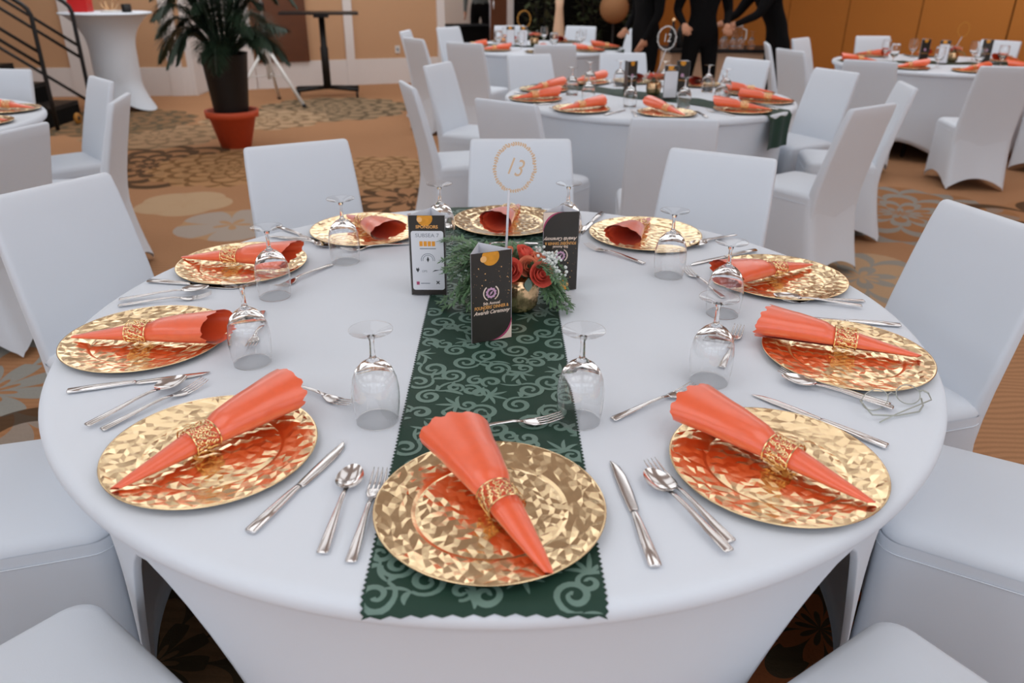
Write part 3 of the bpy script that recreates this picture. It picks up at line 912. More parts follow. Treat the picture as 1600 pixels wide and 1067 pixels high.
for i, pl in enumerate(PLACES):
    x, y = PLATES[i]
    az = atan2(y, x)
    plate.put('gold embossed charger plate at the %s place of the foreground table' % pl, (x, y, ZT + (0.0032 if i in (0, 5) else 0.0004)), az * 3.1, 'gold chargers on the foreground table')
    mo, ta = NAPS[i]
    a = atan2(mo[1] - ta[1], mo[0] - ta[0])
    cx_, cy_ = (mo[0] + ta[0]) / 2, (mo[1] + ta[1]) / 2
    naps[(i * 2) % 3].put('coral napkin rolled in a gold ring on the %s plate in the foreground' % pl,
                          (cx_ - 0.155 * cos(a), cy_ - 0.155 * sin(a), ZT + (0.0062 if i in (0, 5) else 0.0034)), a - pi / 2, 'coral napkins on the foreground table')
    gx, gy = GOBS[i]
    goblet.put('clear goblet standing upside down by the %s place of the foreground table' % pl, (gx, gy, ZT + 0.0010), i * 0.7, 'upturned goblets on the foreground table')
    for kk in 'kfsd':
        key = '%d%s' % (i, kk)
        if key in CUT:
            tip, end = CUT[key]
        else:
            (r0, o0), (r1, o1) = TEMPL[kk]
            tip, end = at_place(az, r0, o0), at_place(az, r1, o1)
        pr_, L_ = {'k': (KN, 0.247), 's': (SP, 0.200), 'f': (FK, 0.205), 'd': (FK, 0.205)}[kk]
        zz = ZT + 0.0010
        if kk == 's' and i in (1, 2, 6, 7, 8, 9): zz += 0.004
        if i in (0, 5) and kk == 'd': zz += 0.003
        lay(pr_, L_, tip, end, WHAT[kk] % pl, 'steel cutlery on the foreground table', zz)

# ------------------------------------------------------------------ printed triangular cards
def ngon(pts, y=0.0):
    """flat polygon in the card face plane: (x, z) points"""
    g = G(); g.add([(x, y, z) for x, z in pts], [tuple(range(len(pts)))]); return g
def disc(cx_, cz, r, n=20, rz=None):
    return [(cx_ + r * cos(2 * pi * k / n), cz + (rz or r) * sin(2 * pi * k / n)) for k in range(n)]
def flat(name, pts, mt, parent, y):
    g = ngon(pts, y)
    o = obj(name, g, M[mt], parent, smooth=False, fix=False)
    return o
def lettering(body, size, x, z, mt, parent, y, shear=0.0, bold=0.0, rot=0.0, sx=1.0, name='lettering'):
    me = text_mesh(body, size, shear, bold)
    ca, sa = cos(rot), sin(rot)
    for v in me.vertices:
        px, pz = v.co.x * sx, v.co.y
        v.co = (x + px * ca - pz * sa, y, z + px * sa + pz * ca)
    me.materials.clear(); me.materials.append(M[mt])
    return link(name, me, parent)
CW, CH = 0.088, 0.196
def card_panel(parent, p, q, mt_out, H=CH, name='panel'):
    """upright panel from p to q (local xy), outer face on the right of p->q; returns an Empty-free mesh with its own frame"""
    L_ = hypot(q[0] - p[0], q[1] - p[1])
    g = G(); g.box(0, L_, 0, 0.0006, 0, H, 0)
    o = obj(name, g, M[mt_out], parent, (p[0], p[1], 0), atan2(q[1] - p[1], q[0] - p[0]), smooth=False)
    g = G(); g.box(0.0004, L_ - 0.0004, 0.0006, 0.0011, 0.0002, H)
    obj('paper_back', g, M['card_white'], o, smooth=False)
    return o, L_
def clip_disc(cx_, cz, r, W_, H_, n=28):
    return [(min(max(cx_ + r * cos(2 * pi * k / n), 0.0004), W_ - 0.0004), min(max(cz + r * sin(2 * pi * k / n), 0.0004), H_ - 0.0004)) for k in range(n)]
def dinner_print(o, W_, H_, flip=False):
    """black dinner side: bokeh, specks, emblem, three lines of lettering, cream corner"""
    T = (lambda x, z: (W_ - x, H_ - z)) if flip else (lambda x, z: (x, z))
    rot = pi if flip else 0.0
    y = -0.0003
    F = lambda name, pts, mt, dy=0.0: flat(name, [T(*p) for p in pts], mt, o, y - dy)
    F('bokeh_spot', clip_disc(W_ * 0.48, H_ - 0.010, 0.019, W_, H_), 'ink_bokeh')
    F('bokeh_spot', disc(W_ * 0.31, H_ - 0.014, 0.0068), 'ink_bokeh2', 0.0001)
    q = random.Random(5)
    g = G()
    for k in range(46):
        x, z = q.uniform(0.004, W_ - 0.004), H_ - 0.03 - 0.10 * q.random() ** 1.2
        s = q.choice([0.0003, 0.0004, 0.0005, 0.0008, 0.0013])
        pts = [T(*p) for p in disc(x, z, s, 7)]
        g.add([(a, y - 0.0001, b_) for a, b_ in pts], [tuple(range(7))])
    sp = obj('printed_specks', g, M['ink_bokeh2'], o, smooth=False, fix=False); sp['kind'] = 'stuff'
    ex, ez = W_ * 0.49, H_ * 0.55
    star = [(ex + (0.0125 if k % 2 else 0.0105) * cos(2 * pi * k / 20), ez + (0.0125 if k % 2 else 0.0105) * sin(2 * pi * k / 20)) for k in range(20)]
    F('emblem', star, 'ink_pink', 0.0001)
    F('emblem_core', disc(ex, ez, 0.0066, 18), 'card_black', 0.0002)
    F('emblem_petal', [(ex - 0.004, ez - 0.005), (ex + 0.001, ez - 0.002), (ex + 0.005, ez + 0.005), (ex - 0.001, ez + 0.002)], 'ink_pink', 0.0003)
    for s in (-1, 1):
        arc = [(ex + s * 0.0178 * cos(a), ez + 0.0178 * sin(a)) for a in [radians(-62 + 115 * k / 12) for k in range(13)]]
        inn = [(ex + s * 0.0152 * cos(a), ez - 0.0004 + 0.0152 * sin(a)) for a in [radians(53 - 115 * k / 12) for k in range(13)]]
        F('emblem_arc', arc + inn, 'ink_cream', 0.0001)
    def LT(b, s, x, z, mt, **kw):
        px, pz = T(x, z)
        lettering(b, s, px, pz, mt, o, y - 0.0002, rot=rot, **kw)
    LT('5th Annual', 0.0085, W_ * 0.5, H_ * 0.435, 'ink_cream', bold=0.0002)
    LT("FOUNDERS' DINNER &", 0.0098, W_ * 0.5, H_ * 0.390, 'ink_gold', bold=0.0002, sx=0.76)
    LT('Awards Ceremony', 0.0118, W_ * 0.5, H_ * 0.335, 'ink_cream', shear=0.45, bold=0.0003, sx=0.86)
    cor = [(W_ - 0.0004, 0.0004)] + [(W_ - 0.0004 - 0.040 * (1 - sin(radians(90 * k / 10))), 0.0004 + 0.042 * (1 - cos(radians(90 * k / 10)))) for k in range(11)]
    band = [(W_ - 0.0004, 0.0004)] + [(W_ - 0.0004 - 0.050 * (1 - sin(radians(90 * k / 10))), 0.0004 + 0.054 * (1 - cos(radians(90 * k / 10)))) for k in range(11)]
    F('corner_band', band, 'ink_rose', 0.0001)
    F('corner', cor, 'ink_cream', 0.0002)
def sponsor_print(o, W_, H_):
    y = -0.0003
    F = lambda name, pts, mt, dy=0.0: flat(name, pts, mt, o, y - dy)
    F('bokeh_spot', clip_disc(W_ * 0.45, H_ - 0.007, 0.018, W_, H_), 'ink_bokeh')
    F('bokeh_spot', disc(W_ * 0.31, H_ - 0.010, 0.0062), 'ink_bokeh2', 0.0001)
    lettering('SPONSORS', 0.0105, W_ * 0.5, H_ - 0.0275, 'ink_gold', o, y - 0.0002, bold=0.0003)
    wp = [(x + W_ / 2, z + 0.086) for x, z in rrect(W_ * 0.44, 0.073, 0.006)]
    F('white_field', wp, 'card_white', 0.0001)
    lettering('SUBSEA 7', 0.0128, W_ * 0.5, 0.148, 'ink_grey', o, y - 0.0003, sx=1.05)
    for k in range(4):
        x0 = W_ * 0.5 - 0.0185 + k * 0.0096
        F('logo_block', [(x0, 0.122), (x0 + 0.0078, 0.122), (x0 + 0.0078, 0.134), (x0, 0.134)], 'ink_orange', 0.0002)
    F('logo_line', [(W_ * 0.29, 0.115), (W_ * 0.73, 0.115), (W_ * 0.73, 0.1172), (W_ * 0.29, 0.1172)], 'ink_grey', 0.0002)
    for r in (0.0165, 0.0125):
        F('logo_ring', [(W_ * 0.5 + r * cos(radians(-10 + 200 * k / 20)), 0.088 + r * sin(radians(-10 + 200 * k / 20))) for k in range(21)] + [(W_ * 0.5 + (r - 0.0014) * cos(radians(190 - 200 * k / 20)), 0.088 + (r - 0.0014) * sin(radians(190 - 200 * k / 20))) for k in range(21)], 'ink_grey', 0.0002)
    F('logo_leaf', [(W_ * 0.5, 0.082), (W_ * 0.5 + 0.003, 0.089), (W_ * 0.5, 0.097), (W_ * 0.5 - 0.003, 0.089)], 'ink_dark', 0.0002)
    F('logo_mark', [(0.014, 0.064), (0.018, 0.057), (0.022, 0.064), (0.020, 0.070), (0.018, 0.066), (0.015, 0.069)], 'ink_dark', 0.0002)
    lettering('GPS', 0.0075, 0.034, 0.060, 'ink_grey', o, y - 0.0003)
    F('logo_swoosh', [(W_ - 0.034, 0.058), (W_ - 0.028, 0.060), (W_ - 0.012, 0.064), (W_ - 0.028, 0.063)], 'ink_dark', 0.0002)
    F('logo_square', [(0.014, 0.026), (0.021, 0.026), (0.021, 0.034), (0.014, 0.034)], 'ink_rose', 0.0002)
    F('logo_line', [(0.024, 0.0285), (0.046, 0.0285), (0.046, 0.0305), (0.024, 0.0305)], 'ink_grey', 0.0002)
    F('logo_cross', [(W_ - 0.024, 0.027), (W_ - 0.021, 0.0295), (W_ - 0.018, 0.027), (W_ - 0.0165, 0.0285), (W_ - 0.0192, 0.0315), (W_ - 0.0165, 0.0345), (W_ - 0.018, 0.036), (W_ - 0.021, 0.0335), (W_ - 0.024, 0.036), (W_ - 0.0255, 0.0345), (W_ - 0.0228, 0.0315), (W_ - 0.0255, 0.0285)], 'ink_dark', 0.0002)
def make_card(label, base, p, q, apex, printer, **kw):
    t = thing('triangular_card', label, 'card', (p[0], p[1], base))
    pq = (q[0] - p[0], q[1] - p[1]); pa = (apex[0] - p[0], apex[1] - p[1])
    o, W_ = card_panel(t, (0, 0), pq, 'card_black')
    printer(o, W_, CH, **kw)
    card_panel(t, pq, pa, 'card_black'); card_panel(t, pa, (0, 0), 'card_black')
    return t
CB = ZT + 0.0030
make_card('black triangular dinner card in the centre of the runner, lettered upright', CB, (-0.054, -0.164), (0.030, -0.129), (-0.040, -0.085), dinner_print)
make_card('black triangular card with a white field of sponsor logos, left of the flowers', CB, (-0.208, 0.111), (-0.122, 0.111), (-0.160, 0.182), sponsor_print)
make_card('black triangular dinner card standing upside down, right of the flowers', CB, (0.106, 0.140), (0.192, 0.150), (0.156, 0.212), dinner_print, flip=True)

# ------------------------------------------------------------------ flowers in gold vases, number signs
def make_vase(name, label, loc, s=1.0):
    t = thing(name, label, 'flowers', loc)
    g = G(); rows = []
    prof = [(0.030, 0.0), (0.038, 0.004), (0.044, 0.018), (0.046, 0.040), (0.046, 0.062), (0.043, 0.076), (0.0405, 0.080), (0.038, 0.078), (0.040, 0.06)]
    for i in range(36):
        u = i / 35 * (len(prof) - 1); k = min(int(u), len(prof) - 2); f = u - k
        r = prof[k][0] + (prof[k + 1][0] - prof[k][0]) * f; z = prof[k][1] + (prof[k + 1][1] - prof[k][1]) * f
        row = []
        for j in range(72):
            a = 2 * pi * j / 72
            d = 0.0034 * min(tri(j / 6 + z * 90), tri(j / 6 - z * 90)) if 0.006 < z < 0.076 and i < 28 else 0
            row.append(((r + d) * s * cos(a), (r + d) * s * sin(a), z * s))
        rows.append(row)
    g.grid(rows, True); g.fan(rows[0], (0, 0, 0), flip=True)
    obj('vase', g, M['vase'], t)
    return t
def petal_bloom(r, mt, parent, loc, tilt, seed, name='rose'):
    """half-open rose: overlapping cupped petals in four whorls"""
    q = random.Random(seed)
    g = G()
    for layer, (n, rad, hh, op) in enumerate(((3, 0.30, 1.25, 0.0), (4, 0.52, 1.22, 0.10), (5, 0.76, 1.12, 0.25), (5, 1.0, 0.95, 0.55))):
        for k in range(n):
            a0 = 2 * pi * (k + 0.5 * layer + q.uniform(-0.12, 0.12)) / n
            wid = 2 * pi / n * 1.45
            rows = []
            for i in range(7):
                u = i / 6
                row = []
                for j in range(9):
                    v = j / 8 - 0.5
                    edge = sqrt(max(0.0, 1 - (2 * v) ** 2)) 
                    a = a0 + wid * v * (0.55 + 0.45 * sin(pi * 0.5 * min(1, u * 1.6)))
                    uu = u * (0.72 + 0.28 * edge)
                    rr = r * rad * (0.30 + 0.70 * sin(min(1.0, uu * 1.25) * pi * 0.5)) * (1 + op * 0.45 * max(0, uu - 0.55) / 0.45) * (1 + 0.05 * v)
                    z = r * hh * (uu * 1.1) - op * 0.45 * r * max(0, uu - 0.7)
                    row.append((rr * cos(a), rr * sin(a), z))
                rows.append(row)
            g.grid(rows)
    g.lathe([(r * 0.12, -0.3 * r), (r * 0.45, 0.0), (r * 0.55, 0.2 * r)], 10)
    o = obj(name, g, M[mt], parent, loc, fix=False)
    o.rotation_euler = tilt
    return o
def sprig(parent, start, end, mt, seed, n=26, leaf_l=0.016, droop=0.02, name='fern_sprig'):
    """curved stem with needles/leaflets along it"""
    q = random.Random(seed)
    A_, B_ = Vector(start), Vector(end)
    g = G(); path = []
    for i in range(9):
        u = i / 8
        p = A_.lerp(B_, u); p.z = max(0.006, p.z + 0.03 * sin(pi * u) - droop * u * u)
        path.append(p)
    g.tube(path, [0.0011 - 0.0007 * i / 8 for i in range(9)], 5)
    for k in range(n):
        u = 0.12 + 0.88 * k / n
        i = min(int(u * 8), 7); f = u * 8 - i
        p = path[i].lerp(path[i + 1], f)
        d = (path[i + 1] - path[i]).normalized()
        for s in (-1, 1):
            side = Vector((-d.y, d.x, 0)).normalized() * s
            v = (d * 0.75 + side * 0.9 + Vector((q.uniform(-0.5, 0.5), q.uniform(-0.5, 0.5), q.uniform(-0.25, 0.6)))).normalized()
            l = leaf_l * q.uniform(0.6, 1.15) * (1.1 - 0.5 * u)
            w = v.cross(Vector((0, 0, 1))).normalized() * l * 0.16
            m = p + v * l * 0.5
            g.add([(t_.x, t_.y, max(0.003, t_.z)) for t_ in (p, m + w, p + v * l, m - w)], [(0, 1, 2, 3)])
    return obj(name, g, M[mt], parent, fix=False)
def blossoms(parent, c, spread_, n, seed, name='white_blossom_spray'):
    q = random.Random(seed)
    g = G()
    for k in range(n):
        p = Vector((c[0] + q.gauss(0, spread_), c[1] + q.gauss(0, spread_ * 0.8), c[2] + q.gauss(0, spread_ * 0.6)))
        r = q.uniform(0.0028, 0.0046)
        g.lathe([(0.0003, r), (r * 0.8, r * 0.6), (r, 0), (r * 0.7, -r * 0.7), (0.0003, -r)], 6, c=p)
    return obj(name, g, M['blossom'], parent, fix=False)
VZ = ZT + 0.0030
VX, VY = 0.046, 0.030
fl = make_vase('flower_arrangement', 'coral roses, white blossoms and fern in a gold vase on the foreground table', (VX, VY, VZ))
rq = random.Random(11)
for k, (x, y, z, r, mt) in enumerate([(0.042, -0.040, 0.104, 0.024, 'rose'), (0.016, -0.022, 0.118, 0.020, 'rose2'), (-0.012, -0.030, 0.112, 0.023, 'rose'), (-0.050, -0.010, 0.100, 0.024, 'rose'), (0.010, 0.016, 0.126, 0.022, 'rose'), (-0.024, 0.020, 0.120, 0.022, 'rose2'), (0.040, 0.004, 0.116, 0.020, 'rose2')]):
    petal_bloom(r, mt, fl, (x, y, z - 0.012), (radians(55 if y < 0 else 10) , radians(30 * (1 if x > 0 else -1)), 0) if k != 0 else (radians(58), radians(12), radians(20)), k)
blossoms(fl, (0.066, 0.000, 0.118), 0.013, 80, 1)
blossoms(fl, (0.084, -0.020, 0.096), 0.010, 30, 2)
blossoms(fl, (0.050, 0.025, 0.124), 0.012, 30, 3)
ferns = [((0.0, 0.0, 0.075), (0.105, -0.035, 0.055)), ((0.0, 0.0, 0.075), (0.115, -0.015, 0.075)), ((0.0, 0.0, 0.075), (0.095, -0.060, 0.040)), ((0, 0, 0.075), (0.110, 0.030, 0.080)), ((0, 0, 0.075), (0.075, -0.070, 0.055)),
         ((0, 0, 0.075), (-0.125, -0.025, 0.050)), ((0, 0, 0.075), (-0.135, 0.015, 0.085)), ((0, 0, 0.075), (-0.115, 0.050, 0.115)), ((0, 0, 0.075), (-0.095, -0.055, 0.020)), ((0, 0, 0.075), (-0.090, 0.030, 0.130)), ((0, 0, 0.075), (-0.120, -0.010, 0.025)),
         ((0, 0, 0.075), (-0.045, 0.075, 0.135)), ((0, 0, 0.075), (0.000, 0.095, 0.135)), ((0, 0, 0.075), (-0.080, 0.070, 0.130)), ((0, 0, 0.075), (0.055, 0.080, 0.110)), ((0, 0, 0.075), (-0.105, -0.040, -0.020))]
for k, (a, b_) in enumerate(ferns):
    sprig(fl, a, b_, 'fern', 40 + k, 44, 0.030)
for k in range(18):
    sprig(fl, (-0.02, 0.0, 0.078), (rq.uniform(-0.185, -0.115), rq.uniform(-0.045, 0.075), rq.uniform(0.0, 0.155)), 'fern', 340 + k, 48, 0.030, droop=0.012)
for k in range(16):
    a = radians(150 + 75 * (k % 8) / 7) if k < 8 else radians(-50 + 95 * (k % 8) / 7)
    sprig(fl, (0.02 * cos(a), 0.02 * sin(a), 0.078), (0.125 * cos(a), 0.10 * sin(a), rq.uniform(0.0, 0.12)), 'fern', 140 + k, 44, 0.028)
g = G(); rows = []
for i in range(8):
    u = i / 7
    rows.append([(0.022 + 0.010 * v, -0.046 - 0.006 * u, 0.058 + 0.036 * u) for v in [-sin(pi * u) * 0.9, 0, sin(pi * u) * 0.9]])
g.grid(rows); obj('sage_leaf', g, M['sage'], fl, fix=False)

def make_sign(label, foot, centre, R_, digits, turn, mt, leaf_n=54, tilt=0.0):
    """number in a leaf wreath on a clear rod"""
    t = thing('table_number_sign', label, 'sign', foot)
    C_ = Vector(centre) - Vector(foot)
    ca, sa = cos(turn), sin(turn)
    def W3(x, z):
        xr, zr = x * cos(tilt) - z * sin(tilt), x * sin(tilt) + z * cos(tilt)
        return C_ + Vector((xr * ca, xr * sa, zr))
    nrm = Vector((-sa, ca, 0))
    g = G()
    q = random.Random(8)
    g.tube([W3(R_ * 0.92 * cos(2 * pi * k / 40), R_ * 1.1 * sin(2 * pi * k / 40)) for k in range(40)], R_ * 0.012, 6, closed=True)
    for k in range(leaf_n):
        a = 2 * pi * k / leaf_n
        for s in (-1, 1):
            b_ = a + s * 0.0
            dirx, dirz = -sin(a) + s * 0.9 * cos(a), cos(a) + s * 0.9 * sin(a)
            l = R_ * q.uniform(0.10, 0.18)
            x0, z0 = R_ * 0.92 * cos(b_), R_ * 1.1 * sin(b_)
            px, pz = -dirz * l * 0.22, dirx * l * 0.22
            m0, m1 = x0 + dirx * l * 0.35, z0 + dirz * l * 0.35
            pts = [W3(x0, z0), W3(m0 + px, m1 + pz), W3(x0 + dirx * l * 0.7, z0 + dirz * l * 0.7), W3(m0 - px, m1 - pz)]
            g.add([p - nrm * 0.0006 for p in pts] + [p + nrm * 0.0006 for p in pts], [(0, 1, 2, 3), (7, 6, 5, 4)])
    obj('wreath', g, M[mt], t, fix=False)
    if digits:
        me = text_mesh(digits, R_ * 1.05, 0.15, 0.0)
        for v in me.vertices:
            v.co = W3(v.co.x * 0.8, v.co.y * 1.1) + nrm * -0.001
        me.materials.clear(); me.materials.append(M[mt])
        link('number', me, t)
    bot = W3(0, -R_ * 1.08)
    g = G(); g.tube([(0, 0, 0), bot * 0.5, bot], 0.0028, 8)
    obj('rod', g, M['acrylic'], t)
    return t
make_sign('pale gold leafy wreath with the number 13 on a clear rod above the flowers', (0.016, 0.030, ZT + 0.075), (0.036, 0.020, 1.090), 0.046, '13', radians(-6), 'sign_gold', tilt=radians(-14))

# spectacles left on the cloth
sp = thing('eyeglasses', 'thin wire-rimmed eyeglasses lying on the cloth by the right spoon and fork', 'eyeglasses', (0.712, -0.420, ZT + 0.002), radians(16))
for s in (-1, 1):
    pts = [(s * 0.036 + 0.027 * cos(a), 0.004 + 0.010 * sin(a), 0.0165 + 0.0145 * sin(a) - 0.003 * cos(a) * s) for a in [2 * pi * k / 30 for k in range(30)]]
    g = G(); g.tube(pts, 0.0010, 6, closed=True); rim = obj('lens_rim', g, M['wire'], sp)
    g = G(); g.fan(pts, (s * 0.036, 0.004, 0.0165)); obj('lens', g, M['glass'], rim, fix=False)
    g = G(); g.tube([(s * 0.0625, 0.006, 0.018), (s * 0.068, 0.004, 0.020), (s * 0.071, -0.006, 0.019)], 0.0016, 6); obj('hinge', g, M['wire'], sp)
g = G(); g.tube([(0.071, -0.006, 0.019), (0.066, -0.020, 0.014), (-0.02, -0.034, 0.006), (-0.062, -0.044, 0.0022)], 0.0013, 6); obj('temple', g, M['wire'], sp)
g = G(); g.tube([(-0.071, -0.006, 0.019), (-0.068, -0.030, 0.010), (-0.02, -0.036, 0.004), (0.03, -0.034, 0.003), (0.048, -0.022, 0.006), (0.055, -0.008, 0.012)], 0.0016, 6); obj('temple', g, M['wire'], sp)
g = G(); g.tube([(-0.010, 0.006, 0.020), (0, 0.008, 0.024), (0.010, 0.006, 0.020)], 0.0012, 6); obj('bridge', g, M['wire'], sp)

# ------------------------------------------------------------------ the other tables' settings
def small_card(label, loc, rz, kind):
    t = thing('triangular_card', label, 'card', loc, rz)
    o, W_ = card_panel(t, (-0.045, 0), (0.045, 0), 'card_black')
    card_panel(t, (0.045, 0), (0, 0.07), 'card_black'); card_panel(t, (0, 0.07), (-0.045, 0), 'card_black')
    if kind == 'white':
        flat('white_field', [(x + W_ / 2, z + 0.086) for x, z in rrect(W_ * 0.46, 0.078, 0.006)], 'card_white', o, -0.0004)
        flat('bokeh_spot', clip_disc(W_ * 0.45, CH - 0.008, 0.018, W_, CH), 'ink_bokeh', o, -0.0003)
        lettering('SPONSORS', 0.0105, W_ * 0.5, CH - 0.0265, 'ink_gold', o, -0.0005, bold=0.0003)
    else:
        flat('bokeh_spot', clip_disc(W_ * 0.48, CH - 0.010, 0.019, W_, CH), 'ink_bokeh', o, -0.0003)
        lettering("FOUNDERS' DINNER &", 0.0098, W_ * 0.5, CH * 0.39, 'ink_gold', o, -0.0005, bold=0.0002, sx=0.76)
        flat('emblem', disc(W_ * 0.49, CH * 0.55, 0.012), 'ink_pink', o, -0.0004)
    return t
def dress(c, places, where, group, glass_up=False, cutlery=False):
    for i, (px, py, naz, say) in enumerate(places):
        az = atan2(py - c[1], px - c[0])
        plate.put('gold charger plate %s of the %s' % (say, where), (px, py, ZT + 0.0026), az * 2.3, 'gold chargers on the ' + where)
        a = radians(naz)
        naps[i % 3].put('coral napkin on the gold plate %s of the %s' % (say, where), (px - 0.155 * cos(a), py - 0.155 * sin(a), ZT + 0.0056), a - pi / 2, 'coral napkins on the ' + where)
        gx, gy = at_place(az, 0.47, 0.14)
        o = goblet.put('clear goblet by the plate %s of the %s' % (say, where), (c[0] + gx, c[1] + gy, ZT + (0.1735 if glass_up else 0.0006)), 0, 'goblets on the ' + where)
        if glass_up:
            o.rotation_euler = (pi, 0, 0)
        if cutlery:
            for kk in 'kf':
                (r0, o0), (r1, o1) = TEMPL[kk]
                tip, end = at_place(az, r0, o0), at_place(az, r1, o1)
                pr_, L_ = {'k': (KN, 0.247), 'f': (FK, 0.205)}[kk]
                lay(pr_, L_, (c[0] + tip[0], c[1] + tip[1]), (c[0] + end[0], c[1] + end[1]), 'steel %s beside the plate %s of the %s' % ('knife' if kk == 'k' else 'fork', say, where), 'cutlery on the ' + where)
T2 = (0.95, 3.57)
dress(T2, [(0.215, 3.36, 22, 'at the left'), (0.463, 2.963, 30, 'at the front left'), (0.933, 2.844, 118, 'at the front'), (1.395, 2.977, 165, 'at the front right'), (1.645, 3.342, 160, 'at the right'),
           (1.64, 3.70, 168, 'at the right rear'), (1.40, 4.13, 250, 'at the back right'), (0.98, 4.30, 265, 'at the back'), (0.613, 4.22, 35, 'at the back left'), (0.29, 3.80, 38, 'at the left rear')], 'middle table', G2, cutlery=True)
T3 = (0.40, 7.35)
dress(T3, [(-0.06, 6.80, 0, 'at the front left'), (0.40, 6.62, 80, 'at the front'), (0.90, 6.82, 182, 'at the front right'), (1.12, 7.25, 190, 'at the right'), (-0.30, 7.20, 20, 'at the left'), (0.05, 7.98, 300, 'at the back left'), (0.72, 7.99, 250, 'at the back right')], 'farthest table', G3, glass_up=True)
T4 = (4.02, 5.87)
dress(T4, [(3.50, 5.36, 12, 'at the front left'), (3.93, 5.14, 20, 'at the front'), (4.50, 5.32, 150, 'at the front right'), (3.30, 5.92, 175, 'at the left'), (3.66, 6.50, 300, 'at the back left'), (4.20, 6.58, 260, 'at the back right'), (4.74, 6.02, 200, 'at the right')], 'far right table', G4, glass_up=True)
TL = (-3.35, 2.45)
dress(TL, [(-2.72, 2.83, 178, 'at the right rear'), (-2.64, 2.42, 182, 'at the right'), (-2.95, 1.83, 120, 'at the front right')], 'left-edge table', G5)

def runner_on(c, a_deg, half, hang0, hang1, label, w=0.15):
    t = thing('table_runner', label, 'runner', (c[0], c[1], 0), radians(a_deg))
    g = G(); rows = []
    n = 90
    for j in range(n + 1):
        s = -half + 2 * half * j / n
        row = []
        for i in range(13):
            y = w * (2 * i / 12 - 1) * (0.85 + 0.15 * cos(s * 9))
            r = hypot(s, y)
            z = ZT + 0.0010 + 0.006 * max(0, sin(s * 21 + 2 * y / w)) * min(1, max(0, (0.53 - abs(s)) / 0.05))
            x = s
            if abs(s) > 0.905:
                e = abs(s) - 0.905
                x = (0.922 + 0.006 * sin(8 * y / w + 1)) * (1 if s > 0 else -1); z = ZT - e
            row.append((x, y, z))
        rows.append(row)
    g.grid(rows); obj('cloth', g, M['runner'], t, fix=False)
    return t
runner_on(T2, -45, 1.10, 0, 0, 'dark green runner rumpled across the middle table, hanging over its right rim', 0.17)
runner_on(T3, -20, 1.05, 0, 0, 'dark green runner across the farthest table, its end hanging right')
runner_on(T4, -8, 0.88, 0, 0, 'dark green runner across the far right table')

def small_flowers(label, loc, seed):
    t = make_vase('flower_arrangement', label, loc)
    q = random.Random(seed)
    for k in range(5):
        a = 2 * pi * k / 5
        petal_bloom(0.024, 'rose' if k % 2 else 'rose2', t, (0.038 * cos(a), 0.038 * sin(a), 0.098), (radians(20), radians(20 * cos(a)), 0), seed + k)
    blossoms(t, (-0.05, -0.02, 0.118), 0.018, 60, seed); blossoms(t, (0.045, 0.03, 0.115), 0.016, 40, seed + 1)
    for k in range(9):
        a = 2 * pi * k / 9
        sprig(t, (0, 0, 0.075), (0.12 * cos(a), 0.12 * sin(a), 0.06 + 0.05 * q.random()), 'fern', seed + k, 22, 0.024)
    return t
small_flowers('red and white flowers in a gold vase on the middle table', (0.985, 3.58, ZT + 0.008), 60)
small_card('white-fronted sponsor card on the middle table, in front of the vase', (1.055, 3.40, ZT + 0.008), radians(6), 'white')
small_card('black dinner card left of the vase on the middle table', (0.855, 3.66, ZT + 0.008), radians(40), 'dark')
small_card('black dinner card right of the vase on the middle table', (1.19, 3.70, ZT + 0.008), radians(-30), 'dark')
make_sign('white round number sign on a slanting rod on the middle table', (0.985, 3.60, ZT + 0.08), (1.047, 3.60, 1.109), 0.062, '12', 0, 'white_plastic')
small_flowers('small flowers in a gold vase on the farthest table', (0.36, 7.40, ZT + 0.008), 80)
small_card('white-fronted sponsor card on the farthest table, left of the vase', (0.10, 7.30, ZT + 0.008), radians(8), 'white')
small_card('white-fronted sponsor card on the farthest table, beside the vase', (0.24, 7.26, ZT + 0.008), radians(-30), 'white')
make_sign('gold round number sign on a rod on the farthest table', (0.34, 7.42, ZT + 0.08), (0.245, 7.40, 1.035), 0.075, '', 0, 'sign_gold2')
small_flowers('flowers in a gold vase between the dark cards on the far right table', (4.16, 5.92, ZT + 0.008), 100)
small_card('black dinner card left on the far right table', (3.86, 5.86, ZT + 0.008), radians(10), 'dark')
small_card('black dinner card right on the far right table', (4.42, 5.85, ZT + 0.008), radians(-10), 'dark')
small_card('white-fronted sponsor card on the far right table', (3.96, 5.72, ZT + 0.008), radians(-12), 'white')
make_sign('pale gold round number sign above the far right table', (4.16, 5.94, ZT + 0.08), (4.205, 5.92, 1.045), 0.055, '', 0, 'sign_gold2')

